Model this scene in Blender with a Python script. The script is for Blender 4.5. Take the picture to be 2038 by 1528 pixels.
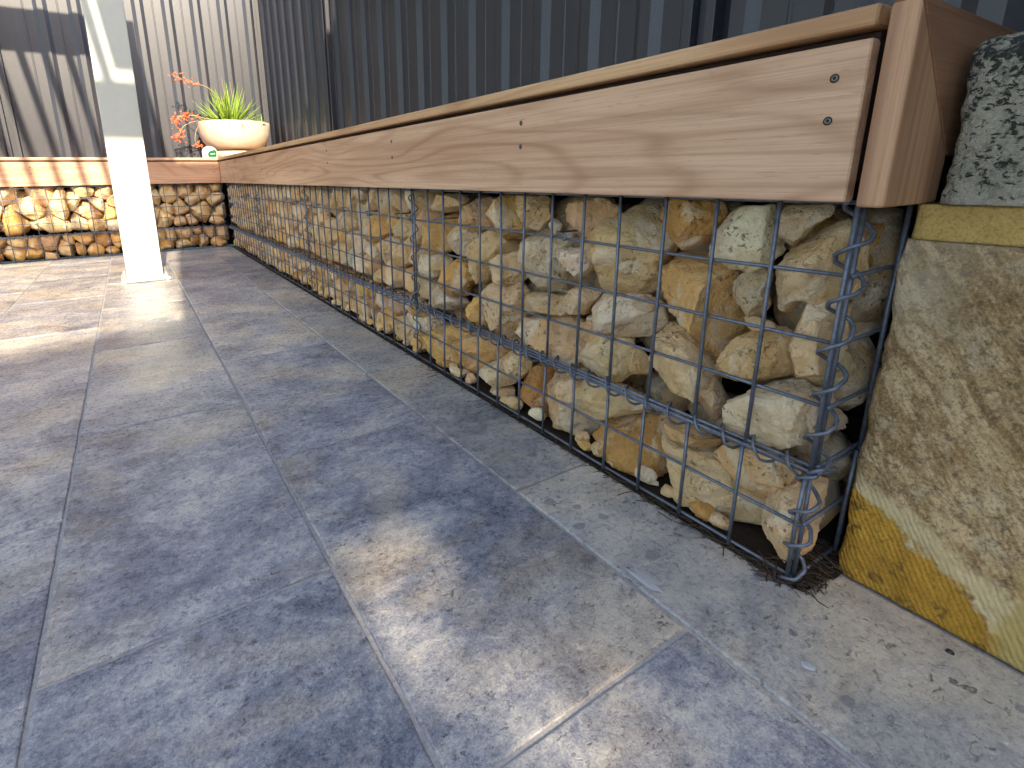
import bpy, bmesh, math, random
import numpy as np
from mathutils import Vector, Matrix

for o in list(bpy.data.objects):
    bpy.data.objects.remove(o, do_unlink=True)
scene = bpy.context.scene
col = scene.collection

# ------------------------------------------------------------------ camera
YAW, PITCH, ROLL = 0.5416, 0.2581, 0.0174
CAM = Vector((-0.6318, -0.2389, 0.4938))
fw = Vector((math.sin(YAW) * math.cos(PITCH), math.cos(YAW) * math.cos(PITCH), -math.sin(PITCH)))
rt = Vector((math.cos(YAW), -math.sin(YAW), 0))
dn = fw.cross(rt)
c_, s_ = math.cos(ROLL), math.sin(ROLL)
cx = c_ * rt + s_ * dn
cy = -s_ * rt + c_ * dn
cam_d = bpy.data.cameras.new('camera')
cam = bpy.data.objects.new('camera', cam_d)
col.objects.link(cam)
cam.matrix_world = Matrix(((cx.x, -cy.x, -fw.x, CAM.x), (cx.y, -cy.y, -fw.y, CAM.y), (cx.z, -cy.z, -fw.z, CAM.z), (0, 0, 0, 1)))
cam_d.sensor_fit = 'HORIZONTAL'
cam_d.sensor_width = 36.0
cam_d.lens = 1025.5 / 2038 * 36
cam_d.shift_x = (1019 - 891.5) / 2038
cam_d.shift_y = -(764 - 621.0) / 2038
cam_d.clip_start = 0.01
cam_d.clip_end = 3000
scene.camera = cam

# ------------------------------------------------------------------ sky, sun, exposure
KX, TE = 0.065, 0.59                       # sun ray: (KX, 1, -TE) per metre travelled towards the fence
sun_dir = Vector((-KX, -1, TE)).normalized()
elev = math.asin(sun_dir.z)
world = bpy.data.worlds.new('World')
scene.world = world
world.use_nodes = True
wn = world.node_tree
sky = wn.nodes.new('ShaderNodeTexSky')
sky.sky_type = 'NISHITA'
sky.sun_disc = False
sky.sun_elevation = elev
sky.sun_rotation = math.atan2(sun_dir.x, sun_dir.y)
sky.air_density = 1.0
sky.dust_density = 1.7
sky.ozone_density = 0.7
bg = wn.nodes['Background']
bg.inputs['Strength'].default_value = 0.15
wn.links.new(sky.outputs[0], bg.inputs['Color'])
sd = bpy.data.lights.new('sun', 'SUN')
sd.energy = 2.75
sd.angle = math.radians(0.6)
sd.color = (1.0, 0.86, 0.64)
sun = bpy.data.objects.new('sun', sd)
col.objects.link(sun)
sun.rotation_euler = (-sun_dir).to_track_quat('-Z', 'Y').to_euler()
sun.location = (-3, -10, 8)
scene.view_settings.view_transform = 'Standard'
scene.view_settings.look = 'None'
scene.view_settings.exposure = 2.3
scene.view_settings.gamma = 1.0

rng = random.Random(7)

# ------------------------------------------------------------------ numpy noise
_P = np.random.RandomState(11).permutation(256)
_P = np.concatenate([_P, _P, _P])
_G = np.random.RandomState(5).normal(size=(256, 3))
_G /= np.linalg.norm(_G, axis=1)[:, None]


def gnoise(p):
    p = np.asarray(p, float)
    i = np.floor(p).astype(int)
    f = p - i
    u = f * f * f * (f * (f * 6 - 15) + 10)
    i &= 255
    r = 0
    for dx in (0, 1):
        wx = u[:, 0] if dx else 1 - u[:, 0]
        for dy in (0, 1):
            wy = u[:, 1] if dy else 1 - u[:, 1]
            for dz in (0, 1):
                wz = u[:, 2] if dz else 1 - u[:, 2]
                h = _P[_P[_P[i[:, 0] + dx] + i[:, 1] + dy] + i[:, 2] + dz]
                g = _G[h]
                r = r + wx * wy * wz * (g[:, 0] * (f[:, 0] - dx) + g[:, 1] * (f[:, 1] - dy) + g[:, 2] * (f[:, 2] - dz))
    return r


def fbm(p, octaves=4, gain=0.5):
    a, s, r = 1.0, 1.0, 0
    for k in range(octaves):
        r = r + a * gnoise(np.asarray(p) * s + 17.3 * k)
        a *= gain
        s *= 2.03
    return r


# ------------------------------------------------------------------ object helpers
def tag(o, label=None, cat=None, group=None, kind=None):
    if label:
        o['label'] = label
    if cat:
        o['category'] = cat
    if group:
        o['group'] = group
    if kind:
        o['kind'] = kind
    return o


def empty(name, loc, label, cat, group=None):
    e = bpy.data.objects.new(name, None)
    e.empty_display_size = 0.1
    e.location = loc
    col.objects.link(e)
    return tag(e, label, cat, group)


def world_loc(o):
    l = Vector(o.location)
    while o.parent:
        o = o.parent
        l = l + Vector(o.location)
    return l


def adopt(o, parent):
    """parent o without moving it (parents carry translations only)"""
    if parent is not None:
        o.location = Vector(o.location) - world_loc(parent)
        o.parent = parent
    return o


def mesh_obj(name, verts, faces, mat, parent=None, loc=(0, 0, 0), smooth=False, fix=False):
    me = bpy.data.meshes.new(name)
    me.from_pydata([tuple(v) for v in verts], [], [tuple(f) for f in faces])
    if fix:
        bm = bmesh.new()
        bm.from_mesh(me)
        bmesh.ops.recalc_face_normals(bm, faces=bm.faces)
        bm.to_mesh(me)
        bm.free()
    if smooth:
        me.shade_smooth()
    if mat:
        me.materials.append(mat)
    o = bpy.data.objects.new(name, me)
    o.location = loc
    col.objects.link(o)
    return adopt(o, parent)


class MB:
    def __init__(self):
        self.v, self.f = [], []

    def add(self, v, f):
        n = len(self.v)
        self.v += [tuple(p) for p in v]
        self.f += [tuple(i + n for i in q) for q in f]
        return self

    def box(self, x0, x1, y0, y1, z0, z1, b=0.0):
        """box with chamfered long edges (b)"""
        if b <= 0:
            v = [(x, y, z) for x in (x0, x1) for y in (y0, y1) for z in (z0, z1)]
            f = [(0, 1, 3, 2), (4, 6, 7, 5), (0, 4, 5, 1), (2, 3, 7, 6), (0, 2, 6, 4), (1, 5, 7, 3)]
            return self.add(v, f)
        bm = bmesh.new()
        bmesh.ops.create_cube(bm, size=1.0)
        for q in bm.verts:
            q.co = Vector(((x0 + x1) / 2 + q.co.x * (x1 - x0), (y0 + y1) / 2 + q.co.y * (y1 - y0), (z0 + z1) / 2 + q.co.z * (z1 - z0)))
        bmesh.ops.bevel(bm, geom=bm.edges[:], offset=b, segments=2, profile=0.5, affect='EDGES')
        bm.verts.ensure_lookup_table()
        bm.verts.index_update()
        self.add([q.co for q in bm.verts], [[q.index for q in f.verts] for f in bm.faces])
        bm.free()
        return self

    def tube(self, pts, r, sides=6, caps=True):
        pts = [Vector(p) for p in pts]
        n = len(pts)
        rs = r if isinstance(r, (list, tuple)) else [r] * n
        t0 = (pts[1] - pts[0]).normalized()
        up = Vector((0, 0, 1)) if abs(t0.z) < 0.9 else Vector((1, 0, 0))
        a = t0.cross(up).normalized()
        vs = []
        for i, p in enumerate(pts):
            t = (pts[min(i + 1, n - 1)] - pts[max(i - 1, 0)]).normalized()
            a = (a - t * a.dot(t)).normalized()
            b = t.cross(a)
            for k in range(sides):
                w = 2 * math.pi * k / sides
                vs.append(p + (a * math.cos(w) + b * math.sin(w)) * rs[i])
        fs = []
        for i in range(n - 1):
            for k in range(sides):
                k2 = (k + 1) % sides
                fs.append((i * sides + k, i * sides + k2, (i + 1) * sides + k2, (i + 1) * sides + k))
        if caps:
            fs.append(tuple(range(sides - 1, -1, -1)))
            fs.append(tuple((n - 1) * sides + k for k in range(sides)))
        return self.add(vs, fs)

    def lathe(self, prof, cx, cy, n=40):
        vs = [(cx + r * math.cos(2 * math.pi * k / n), cy + r * math.sin(2 * math.pi * k / n), z) for r, z in prof for k in range(n)]
        fs = [(i * n + k, i * n + (k + 1) % n, (i + 1) * n + (k + 1) % n, (i + 1) * n + k) for i in range(len(prof) - 1) for k in range(n)]
        fs.append(tuple(range(n - 1, -1, -1)))
        fs.append(tuple((len(prof) - 1) * n + k for k in range(n)))
        return self.add(vs, fs)

    def build(self, name, mat, parent=None, smooth=False, fix=False):
        """object whose origin sits at the middle of its base"""
        a = np.array(self.v)
        lo, hi = a.min(0), a.max(0)
        o = np.array([(lo[0] + hi[0]) / 2, (lo[1] + hi[1]) / 2, lo[2]])
        return mesh_obj(name, a - o, self.f, mat, parent, Vector(o), smooth, fix)


# ------------------------------------------------------------------ materials
class NT:
    def __init__(self, name):
        self.m = bpy.data.materials.new(name)
        self.m.use_nodes = True
        self.t = self.m.node_tree
        self.b = self.t.nodes['Principled BSDF']

    def n(self, kind, **kw):
        nd = self.t.nodes.new('ShaderNode' + kind)
        for k, v in kw.items():
            setattr(nd, k, v)
        return nd

    def put(self, sock, val):
        if hasattr(val, 'default_value') or hasattr(val, 'is_linked'):
            self.t.links.new(val, sock)
        elif isinstance(val, (tuple, list)):
            sock.default_value = tuple(val) + ((1.0,) if len(val) == 3 and len(sock.default_value) == 4 else ())
        else:
            sock.default_value = val

    def math(self, op, a, b=0.0, c=None):
        nd = self.n('Math', operation=op)
        self.put(nd.inputs[0], a)
        self.put(nd.inputs[1], b)
        if c is not None:
            self.put(nd.inputs[2], c)
        return nd.outputs[0]

    def vmath(self, op, a, b):
        nd = self.n('VectorMath', operation=op)
        self.put(nd.inputs[0], a)
        self.put(nd.inputs[1], b)
        return nd.outputs[0]

    def coord(self, scale=(1, 1, 1), rot=(0, 0, 0), rand=True, space='Object', off=(0, 0, 0)):
        tc = self.n('TexCoord')
        v = tc.outputs[space]
        if rand:
            oi = self.n('ObjectInfo')
            r = self.math('MULTIPLY', oi.outputs['Random'], 37.0)
            cb = self.n('CombineXYZ')
            self.put(cb.inputs[0], r)
            self.put(cb.inputs[1], self.math('MULTIPLY', r, 1.7))
            self.put(cb.inputs[2], self.math('MULTIPLY', r, 0.6))
            v = self.vmath('ADD', v, cb.outputs[0])
        mp = self.n('Mapping')
        self.put(mp.inputs['Vector'], v)
        mp.inputs['Scale'].default_value = scale
        mp.inputs['Rotation'].default_value = rot
        mp.inputs['Location'].default_value = off
        return mp.outputs[0]

    def noise(self, vec, scale=1.0, detail=4.0, rough=0.55, dist=0.0):
        nd = self.n('TexNoise')
        self.put(nd.inputs['Vector'], vec)
        nd.inputs['Scale'].default_value = scale
        nd.inputs['Detail'].default_value = detail
        nd.inputs['Roughness'].default_value = rough
        nd.inputs['Distortion'].default_value = dist
        return nd.outputs['Fac']

    def ramp(self, fac, lo, hi):
        nd = self.n('MapRange')
        self.put(nd.inputs[0], fac)
        nd.inputs[1].default_value = lo
        nd.inputs[2].default_value = hi
        return nd.outputs[0]

    def mix(self, fac, a, b, mode='MIX'):
        nd = self.n('Mix', data_type='RGBA', blend_type=mode)
        self.put(nd.inputs[0], fac)
        self.put(nd.inputs[6], a)
        self.put(nd.inputs[7], b)
        return nd.outputs[2]

    def bump(self, h, strength=0.5, dist=0.01, prev=None):
        nd = self.n('Bump')
        nd.inputs['Strength'].default_value = strength
        nd.inputs['Distance'].default_value = dist
        self.put(nd.inputs['Height'], h)
        if prev is not None:
            self.put(nd.inputs['Normal'], prev)
        return nd.outputs[0]

    def done(self, color=None, rough=None, normal=None, metal=None, spec=None, **kw):
        for k, v in (('Base Color', color), ('Roughness', rough), ('Normal', normal), ('Metallic', metal), ('Specular IOR Level', spec)):
            if v is not None:
                self.put(self.b.inputs[k], v)
        for k, v in kw.items():
            self.put(self.b.inputs[k], v)
        return self.m


def mat_tile(name, border=False):
    t = NT(name)
    v = t.coord()
    oi = t.n('ObjectInfo')
    cloud = t.noise(t.coord((1.0, 1.1, 1)), 4.6, 6, 0.64, 0.7)
    vein = t.noise(t.coord((1.0, 1.7, 1), rot=(0, 0, 0.5)), 10.0, 9, 0.74, 0.7)
    mott = t.noise(t.coord((1, 1.3, 1), off=(2, 5, 1)), 30, 9, 0.78, 0.35)
    fine = t.noise(v, 120, 6, 0.75)
    grain = t.noise(v, 420, 3, 0.7)
    tone = t.math('ADD', t.math('MULTIPLY', t.math('SUBTRACT', cloud, 0.5), 2.0), t.math('MULTIPLY', t.math('SUBTRACT', vein, 0.5), 1.25))
    tone = t.math('ADD', tone, t.math('MULTIPLY', t.math('SUBTRACT', mott, 0.5), 1.8))
    tone = t.math('ADD', tone, t.math('MULTIPLY', t.math('SUBTRACT', fine, 0.5), 1.3))
    tone = t.math('ADD', tone, t.math('MULTIPLY', t.math('SUBTRACT', grain, 0.5), 1.3))
    tone = t.math('ADD', tone, t.math('MULTIPLY', t.math('SUBTRACT', oi.outputs['Random'], 0.5), 0.30))
    k = t.ramp(tone, -0.66 if not border else -0.78, 0.62)
    if border:
        dark, mid, lite = (0.10, 0.105, 0.125), (0.31, 0.30, 0.29), (0.51, 0.465, 0.40)
    else:
        dark, mid, lite = (0.058, 0.068, 0.102), (0.255, 0.255, 0.28), (0.54, 0.50, 0.44)
    c = t.mix(t.ramp(k, 0.0, 0.52), dark, mid)
    c = t.mix(t.ramp(k, 0.5, 1.0), c, lite)
    big = t.noise(t.coord((1, 1.4, 1), off=(8, 3, 2)), 3.1, 5, 0.62, 0.6)
    warm = t.ramp(big, 0.47, 0.62)
    c = t.mix(t.math('MULTIPLY', warm, 0.75), c, t.mix(k, (0.20, 0.165, 0.135), (0.66, 0.56, 0.42)))
    brown = t.ramp(t.noise(t.coord((1, 3, 1), off=(3, 1, 7)), 9, 6, 0.66, 0.8), 0.58, 0.70)
    c = t.mix(t.math('MULTIPLY', brown, 0.38), c, (0.20, 0.155, 0.12))
    # pits of the travertine
    pv = t.noise(t.coord((1, 1.3, 1), off=(5, 2, 1)), 120 if not border else 85, 4, 0.62, 0.3)
    where = t.ramp(t.noise(t.coord(off=(1, 9, 4)), 9, 3), 0.40, 0.62)
    pit = t.math('MULTIPLY', t.ramp(pv, 0.60, 0.66), where)
    c = t.mix(t.math('MULTIPLY', pit, 0.72), c, (0.05, 0.05, 0.06))
    if border:
        vo = t.n('TexVoronoi', feature='F1')
        t.put(vo.inputs['Vector'], t.vmath('ADD', t.coord((1, 1.3, 1)), t.n('Value').outputs[0]))
        vo.inputs['Scale'].default_value = 24
        sp = t.n('SeparateColor')
        t.put(sp.inputs[0], vo.outputs['Color'])
        edge = t.math('ADD', vo.outputs['Distance'], t.math('MULTIPLY', t.math('SUBTRACT', mott, 0.5), 0.35))
        peb = t.math('MULTIPLY', t.ramp(t.math('SUBTRACT', t.math('MULTIPLY', sp.outputs[0], 0.36), edge), 0.0, 0.04), t.math('GREATER_THAN', sp.outputs[1], 0.66))
        c = t.mix(t.math('MULTIPLY', peb, 0.6), c, (0.13, 0.135, 0.155))
    h = t.math('ADD', t.math('MULTIPLY', fine, 0.7), t.math('MULTIPLY', mott, 1.0))
    h = t.math('SUBTRACT', h, t.math('MULTIPLY', pit, 1.1))
    nrm = t.bump(h, 0.55, 0.0035)
    nrm = t.bump(t.noise(v, 14, 3), 0.2, 0.006, nrm)
    r = t.math('ADD', 0.16, t.math('MULTIPLY', fine, 0.26))
    return t.done(c, r, nrm, spec=0.5)


def mat_stone():
    t = NT('gabion_stone')
    v = t.coord()
    oi = t.n('ObjectInfo')
    base = oi.outputs['Color']
    n1 = t.noise(v, 13, 5, 0.62, 0.6)
    n2 = t.noise(v, 48, 7, 0.72, 0.2)
    n3 = t.noise(v, 210, 5, 0.7)
    c = t.mix(t.math('MULTIPLY', t.ramp(n1, 0.49, 0.60), 0.7), base, t.mix(0.6, base, (0.62, 0.33, 0.085)))
    pale = t.ramp(t.noise(t.coord(off=(4, 4, 4)), 15, 6, 0.66, 0.6), 0.52, 0.62)
    c = t.mix(t.math('MULTIPLY', pale, 0.7), c, (0.84, 0.69, 0.48))
    c = t.mix(t.math('MULTIPLY', t.ramp(n2, 0.57, 0.70), 0.22), c, (0.42, 0.28, 0.14))
    c = t.mix(t.math('MULTIPLY', t.ramp(n3, 0.55, 0.76), 0.26), c, (0.36, 0.245, 0.13))
    pores = t.ramp(t.noise(t.coord(off=(9, 2, 3)), 150, 3, 0.55, 0.5), 0.60, 0.66)
    patch = t.ramp(t.noise(t.coord(off=(1, 8, 3)), 16, 3), 0.50, 0.62)
    pores = t.math('MULTIPLY', pores, patch)
    c = t.mix(t.math('MULTIPLY', pores, 0.75), c, (0.15, 0.095, 0.045))
    h = t.math('ADD', t.math('MULTIPLY', n2, 1.0), t.math('MULTIPLY', n3, 0.45))
    h = t.math('SUBTRACT', h, t.math('MULTIPLY', pores, 0.5))
    nrm = t.bump(h, 1.0, 0.009)
    return t.done(c, 0.92, nrm, spec=0.2)


def mat_wood(name, axis, light=(0.625, 0.39, 0.235), dark=(0.33, 0.16, 0.08), rings=15.0, across=6.0, along=0.7, seed=(0, 0, 0)):
    t = NT(name)
    i = 'xyz'.index(axis)
    sc = [across] * 3
    sc[i] = along
    v = t.coord(tuple(sc), rand=True, off=seed)
    n1 = t.noise(v, 1.0, 1.5, 0.35, 0.3)
    w = t.math('SINE', t.math('MULTIPLY', n1, rings * 6.283))
    w = t.math('ADD', t.math('MULTIPLY', w, 0.5), 0.5)
    ring = t.math('POWER', w, 6.0)
    s2 = [15.0] * 3
    s2[i] = 0.45
    w2 = t.math('SINE', t.math('MULTIPLY', t.noise(t.coord(tuple(s2), off=(1, 7, 2)), 1.0, 1.2, 0.3, 0.15), 62.0))
    line2 = t.math('POWER', t.math('ADD', t.math('MULTIPLY', w2, 0.5), 0.5), 5.0)
    sf = [330.0] * 3
    sf[i] = 5.0
    fib = t.noise(t.coord(tuple(sf)), 1.0, 4, 0.65)
    sb = [16.0] * 3
    sb[i] = 1.1
    band = t.noise(t.coord(tuple(sb), off=(3, 3, 3)), 1.0, 3, 0.6)
    sp = [420.0] * 3
    sp[i] = 40.0
    pore = t.ramp(t.noise(t.coord(tuple(sp)), 1.0, 1, 0.5), 0.66, 0.74)
    c = t.mix(t.math('MULTIPLY', t.math('MULTIPLY', ring, t.ramp(band, 0.25, 0.62)), 0.7), light, dark)
    c = t.mix(t.math('MULTIPLY', t.ramp(band, 0.40, 0.72), 0.42), c, (dark[0] * 1.15, dark[1] * 1.15, dark[2] * 1.15))
    c = t.mix(t.math('MULTIPLY', t.ramp(band, 0.52, 0.28), 0.38), c, (light[0] * 1.14, light[1] * 1.2, light[2] * 1.25))
    c = t.mix(t.math('MULTIPLY', line2, 0.38), c, dark)
    c = t.mix(t.math('MULTIPLY', t.ramp(fib, 0.45, 0.72), 0.48), c, dark)
    c = t.mix(t.math('MULTIPLY', pore, 0.22), c, (0.2, 0.09, 0.05))
    nrm = t.bump(t.math('SUBTRACT', fib, t.math('MULTIPLY', pore, 0.6)), 0.22, 0.001)
    return t.done(c, t.math('ADD', 0.42, t.math('MULTIPLY', fib, 0.2)), nrm, spec=0.4)


def mat_simple(name, color, rough=0.5, metal=0.0, nscale=60.0, namp=0.15, bump=0.1, spec=0.5, color2=None, **kw):
    t = NT(name)
    v = t.coord()
    n = t.noise(v, nscale, 4, 0.6)
    c2 = color2 or tuple(q * 0.6 for q in color)
    c = t.mix(t.math('MULTIPLY', t.ramp(n, 0.4, 0.75), namp * 2), color, c2)
    return t.done(c, rough, t.bump(n, bump, 0.002), metal, spec, **kw)


def mat_fence():
    t = NT('fence_steel')
    n = t.noise(t.coord((1, 1, 0.25)), 6, 5, 0.6)
    sp = t.ramp(t.noise(t.coord(), 160, 2, 0.5), 0.72, 0.75)
    dust = t.ramp(t.noise(t.coord((1, 1, 0.06)), 22, 4, 0.6), 0.45, 0.75)
    c = t.mix(n, (0.023, 0.024, 0.032), (0.031, 0.031, 0.039))
    c = t.mix(t.math('MULTIPLY', dust, 0.04), c, (0.20, 0.18, 0.16))
    c = t.mix(t.math('MULTIPLY', sp, 0.3), c, (0.4, 0.4, 0.4))
    nrm = t.bump(t.noise(t.coord((1, 1, 0.3)), 9, 2), 0.10, 0.004)
    return t.done(c, t.math('ADD', 0.37, t.math('MULTIPLY', n, 0.06)), nrm, spec=0.5)


def mat_limestone(kind):
    t = NT('limestone_' + kind)
    v = t.coord(rand=False)
    tc = t.n('TexCoord')
    sep = t.n('SeparateXYZ')
    t.put(sep.inputs[0], tc.outputs['Object'])
    y, z = sep.outputs[1], sep.outputs[2]
    n1 = t.noise(v, 16, 6, 0.65, 0.4)
    n2 = t.noise(v, 85, 7, 0.75, 0.25)
    n3 = t.noise(v, 330, 5, 0.72)
    if kind == 'top':
        c = t.mix(t.ramp(n1, 0.38, 0.62), (0.58, 0.52, 0.38), (0.36, 0.33, 0.235))
        c = t.mix(t.math('MULTIPLY', t.ramp(n3, 0.45, 0.65), 0.55), c, (0.74, 0.66, 0.50))
        c = t.mix(t.math('MULTIPLY', t.ramp(n2, 0.51, 0.62), 0.6), c, (0.17, 0.155, 0.11))
        lich = t.noise(t.coord((1, 1.0, 1.4), rand=False, off=(2, 2, 2)), 120, 6, 0.72, 0.5)
        hi = t.math('ADD', t.math('ADD', lich, t.math('MULTIPLY', t.math('SUBTRACT', z, 0.09), 0.9)), t.math('MULTIPLY', t.math('SUBTRACT', n1, 0.5), 0.35))
        hole = t.ramp(hi, 0.52, 0.565)
        c = t.mix(t.math('MULTIPLY', hole, 0.92), c, (0.035, 0.037, 0.032))
        h = t.math('SUBTRACT', t.math('ADD', n2, t.math('MULTIPLY', n3, 0.6)), t.math('MULTIPLY', hole, 0.9))
        return t.done(c, 0.92, t.bump(h, 1.0, 0.007), spec=0.15)
    if kind == 'mortar':
        c = t.mix(t.ramp(n1, 0.35, 0.7), (0.70, 0.47, 0.15), (0.50, 0.33, 0.105))
        c = t.mix(t.math('MULTIPLY', t.ramp(n3, 0.48, 0.66), 0.6), c, (0.20, 0.135, 0.045))
        c = t.mix(t.math('MULTIPLY', t.ramp(n2, 0.52, 0.64), 0.4), c, (0.76, 0.55, 0.20))
        return t.done(c, 0.93, t.bump(t.math('ADD', n2, n3), 0.8, 0.004), spec=0.15)
    # lower block: weathered grey brown, diagonal saw marks, clean yellow lower corner with a chalky edge
    diag = t.noise(t.coord((1, 1, 1), rand=False), 1.0, 1)
    mr = t.n('Mapping')
    t.put(mr.inputs['Vector'], tc.outputs['Object'])
    mr.inputs['Rotation'].default_value = (-0.95, 0, 0)
    mp = t.n('Mapping')
    t.put(mp.inputs['Vector'], mr.outputs[0])
    mp.inputs['Scale'].default_value = (1, 1, 4.5)
    streak = t.noise(mp.outputs[0], 22, 8, 0.74, 0.25)
    c = t.mix(t.ramp(streak, 0.42, 0.58), (0.68, 0.55, 0.36), (0.36, 0.25, 0.13))
    zone = t.noise(mp.outputs[0], 7, 4, 0.6, 0.4)
    c = t.mix(t.math('MULTIPLY', t.ramp(zone, 0.50, 0.60), 0.75), c, (0.26, 0.17, 0.08))
    c = t.mix(t.math('MULTIPLY', t.ramp(n1, 0.53, 0.64), 0.6), c, (0.64, 0.58, 0.46))
    c = t.mix(t.math('MULTIPLY', t.ramp(n2, 0.51, 0.61), 0.75), c, (0.14, 0.105, 0.065))
    c = t.mix(t.math('MULTIPLY', t.ramp(n3, 0.52, 0.64), 0.6), c, (0.14, 0.10, 0.055))
    c = t.mix(t.math('MULTIPLY', t.ramp(n3, 0.46, 0.38), 0.35), c, (0.78, 0.67, 0.47))
    # distance above the sawn boundary, warped by noise
    line = t.math('SUBTRACT', z, t.math('ADD', 0.118, t.math('MULTIPLY', t.math('ADD', y, 0.018), 0.55)))
    line = t.math('ADD', line, t.math('MULTIPLY', t.math('SUBTRACT', n1, 0.5), 0.10))
    chalk = t.math('MULTIPLY', t.ramp(line, -0.006, 0.002), t.ramp(line, 0.034, 0.014))
    c = t.mix(t.math('MULTIPLY', chalk, 0.8), c, (0.72, 0.64, 0.42))
    yel = t.ramp(line, 0.004, -0.006)
    yc = t.mix(t.ramp(n1, 0.35, 0.65), (0.62, 0.385, 0.065), (0.44, 0.255, 0.045))
    yc = t.mix(t.math('MULTIPLY', t.ramp(t.noise(t.coord(rand=False, off=(6, 6, 2)), 55, 5, 0.62, 0.4), 0.55, 0.62), 0.8), yc, (0.15, 0.085, 0.035))
    yc = t.mix(t.math('MULTIPLY', t.ramp(n3, 0.48, 0.64), 0.6), yc, (0.22, 0.13, 0.03))
    c = t.mix(yel, c, yc)
    # white salts near the top left edge
    top = t.math('MULTIPLY', t.ramp(z, 0.30, 0.41), t.ramp(y, -0.11, -0.02))
    c = t.mix(t.math('MULTIPLY', t.math('MULTIPLY', top, t.ramp(n1, 0.35, 0.55)), 0.75), c, (0.64, 0.61, 0.52))
    # mortar smeared down the joint at the far right of the block
    sm = t.ramp(t.math('ADD', t.math('MULTIPLY', t.math('ADD', y, 0.172), -1.0), t.math('MULTIPLY', t.math('SUBTRACT', n1, 0.5), 0.05)), -0.012, 0.0)
    c = t.mix(sm, c, t.mix(n2, (0.60, 0.50, 0.22), (0.47, 0.38, 0.16)))
    c = t.mix(1.0, c, (1.10, 0.97, 0.80), 'MULTIPLY')
    mp2 = t.n('Mapping')
    t.put(mp2.inputs['Vector'], tc.outputs['Object'])
    mp2.inputs['Rotation'].default_value = (-1.05, 0, 0)
    wv = t.n('TexWave', wave_type='BANDS', bands_direction='Z')
    t.put(wv.inputs['Vector'], mp2.outputs[0])
    wv.inputs['Scale'].default_value = 58
    wv.inputs['Distortion'].default_value = 2.5
    wv.inputs['Detail'].default_value = 2
    saw = t.math('MULTIPLY', wv.outputs['Fac'], t.math('ADD', 0.06, t.math('MULTIPLY', t.ramp(line, 0.05, 0.0), 0.22)))
    h = t.math('ADD', t.math('MULTIPLY', n2, 0.9), t.math('MULTIPLY', n3, 0.45))
    h = t.math('ADD', h, t.math('MULTIPLY', streak, 0.3))
    h = t.math('ADD', h, saw)
    return t.done(c, 0.93, t.bump(h, 1.0, 0.006), spec=0.15)


M = {}
M['tile'] = mat_tile('travertine_blue_grey')
M['tile_border'] = mat_tile('travertine_border', True)
M['grout'] = mat_simple('joint_sand', (0.36, 0.34, 0.33), 0.95, 0, 220, 0.45, 0.6, 0.2)
M['ground'] = mat_simple('soil_and_lawn', (0.10, 0.10, 0.05), 0.95, 0, 3, 0.4, 0.5, 0.2)
M['stone'] = mat_stone()
M['wire'] = mat_simple('galvanised_wire', (0.15, 0.17, 0.21), 0.42, 0.45, 130, 0.40, 0.35, 0.5, color2=(0.065, 0.072, 0.09))
M['wood_y'] = mat_wood('hardwood_along_y', 'y')
M['wood_cap'] = mat_wood('hardwood_cap', 'y', (0.66, 0.40, 0.20), (0.34, 0.165, 0.07), 8)
M['wood_x'] = mat_wood('hardwood_along_x', 'x', (0.64, 0.37, 0.225), (0.40, 0.19, 0.10))
M['wood_z'] = mat_wood('hardwood_along_z', 'z', (0.60, 0.345, 0.185), (0.26, 0.12, 0.06), 6, 9, 0.35)
M['wood_end'] = mat_wood('hardwood_end_board', 'x', (0.36, 0.185, 0.095), (0.20, 0.09, 0.047), 8, 8, 0.9)
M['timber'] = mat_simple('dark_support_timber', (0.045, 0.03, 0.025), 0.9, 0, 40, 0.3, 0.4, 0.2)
M['screw'] = mat_simple('screw_steel', (0.16, 0.14, 0.12), 0.35, 0.8, 300, 0.2, 0.1)
M['screw_hole'] = mat_simple('screw_recess', (0.03, 0.02, 0.016), 0.9)
M['fence'] = mat_fence()
M['post'] = mat_simple('cream_powder_coat', (0.51, 0.515, 0.455), 0.38, 0, 30, 0.06, 0.05, 0.45)
M['bolt'] = mat_simple('zinc_bolt', (0.55, 0.56, 0.55), 0.35, 0.7, 200, 0.1, 0.1)
M['bowl'] = mat_simple('cream_concrete', (0.52, 0.455, 0.365), 0.75, 0, 9, 0.3, 0.2, 0.3, color2=(0.43, 0.31, 0.22))
M['soil'] = mat_simple('potting_soil', (0.04, 0.028, 0.018), 0.95, 0, 120, 0.4, 0.8, 0.2)
M['leaf'] = mat_simple('succulent_leaf', (0.25, 0.37, 0.04), 0.45, 0, 14, 0.35, 0.1, 0.45, color2=(0.09, 0.17, 0.03), **{'Subsurface Weight': 0.0})
M['leaf2'] = mat_simple('succulent_leaf_dark', (0.075, 0.14, 0.035), 0.45, 0, 14, 0.35, 0.1, 0.45)
M['stalk'] = mat_simple('flower_stalk', (0.34, 0.22, 0.10), 0.6, 0, 60, 0.2, 0.1)
M['flower'] = mat_simple('orange_flower', (0.72, 0.13, 0.045), 0.55, 0, 40, 0.25, 0.1, 0.4, color2=(0.62, 0.25, 0.14))
M['tag_white'] = mat_simple('tag_plastic', (0.40, 0.40, 0.43), 0.8, 0, 30, 0.05, 0.02, 0.1)
M['tag_green'] = mat_simple('tag_print_green', (0.008, 0.10, 0.03), 0.8, 0, 30, 0.05, 0.02, 0.1)
M['lime_top'] = mat_limestone('top')
M['lime_low'] = mat_limestone('low')
M['lime_mortar'] = mat_limestone('mortar')
M['litter'] = mat_simple('dry_litter', (0.06, 0.042, 0.028), 0.95, 0, 120, 0.4, 0.3, 0.2)
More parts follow.
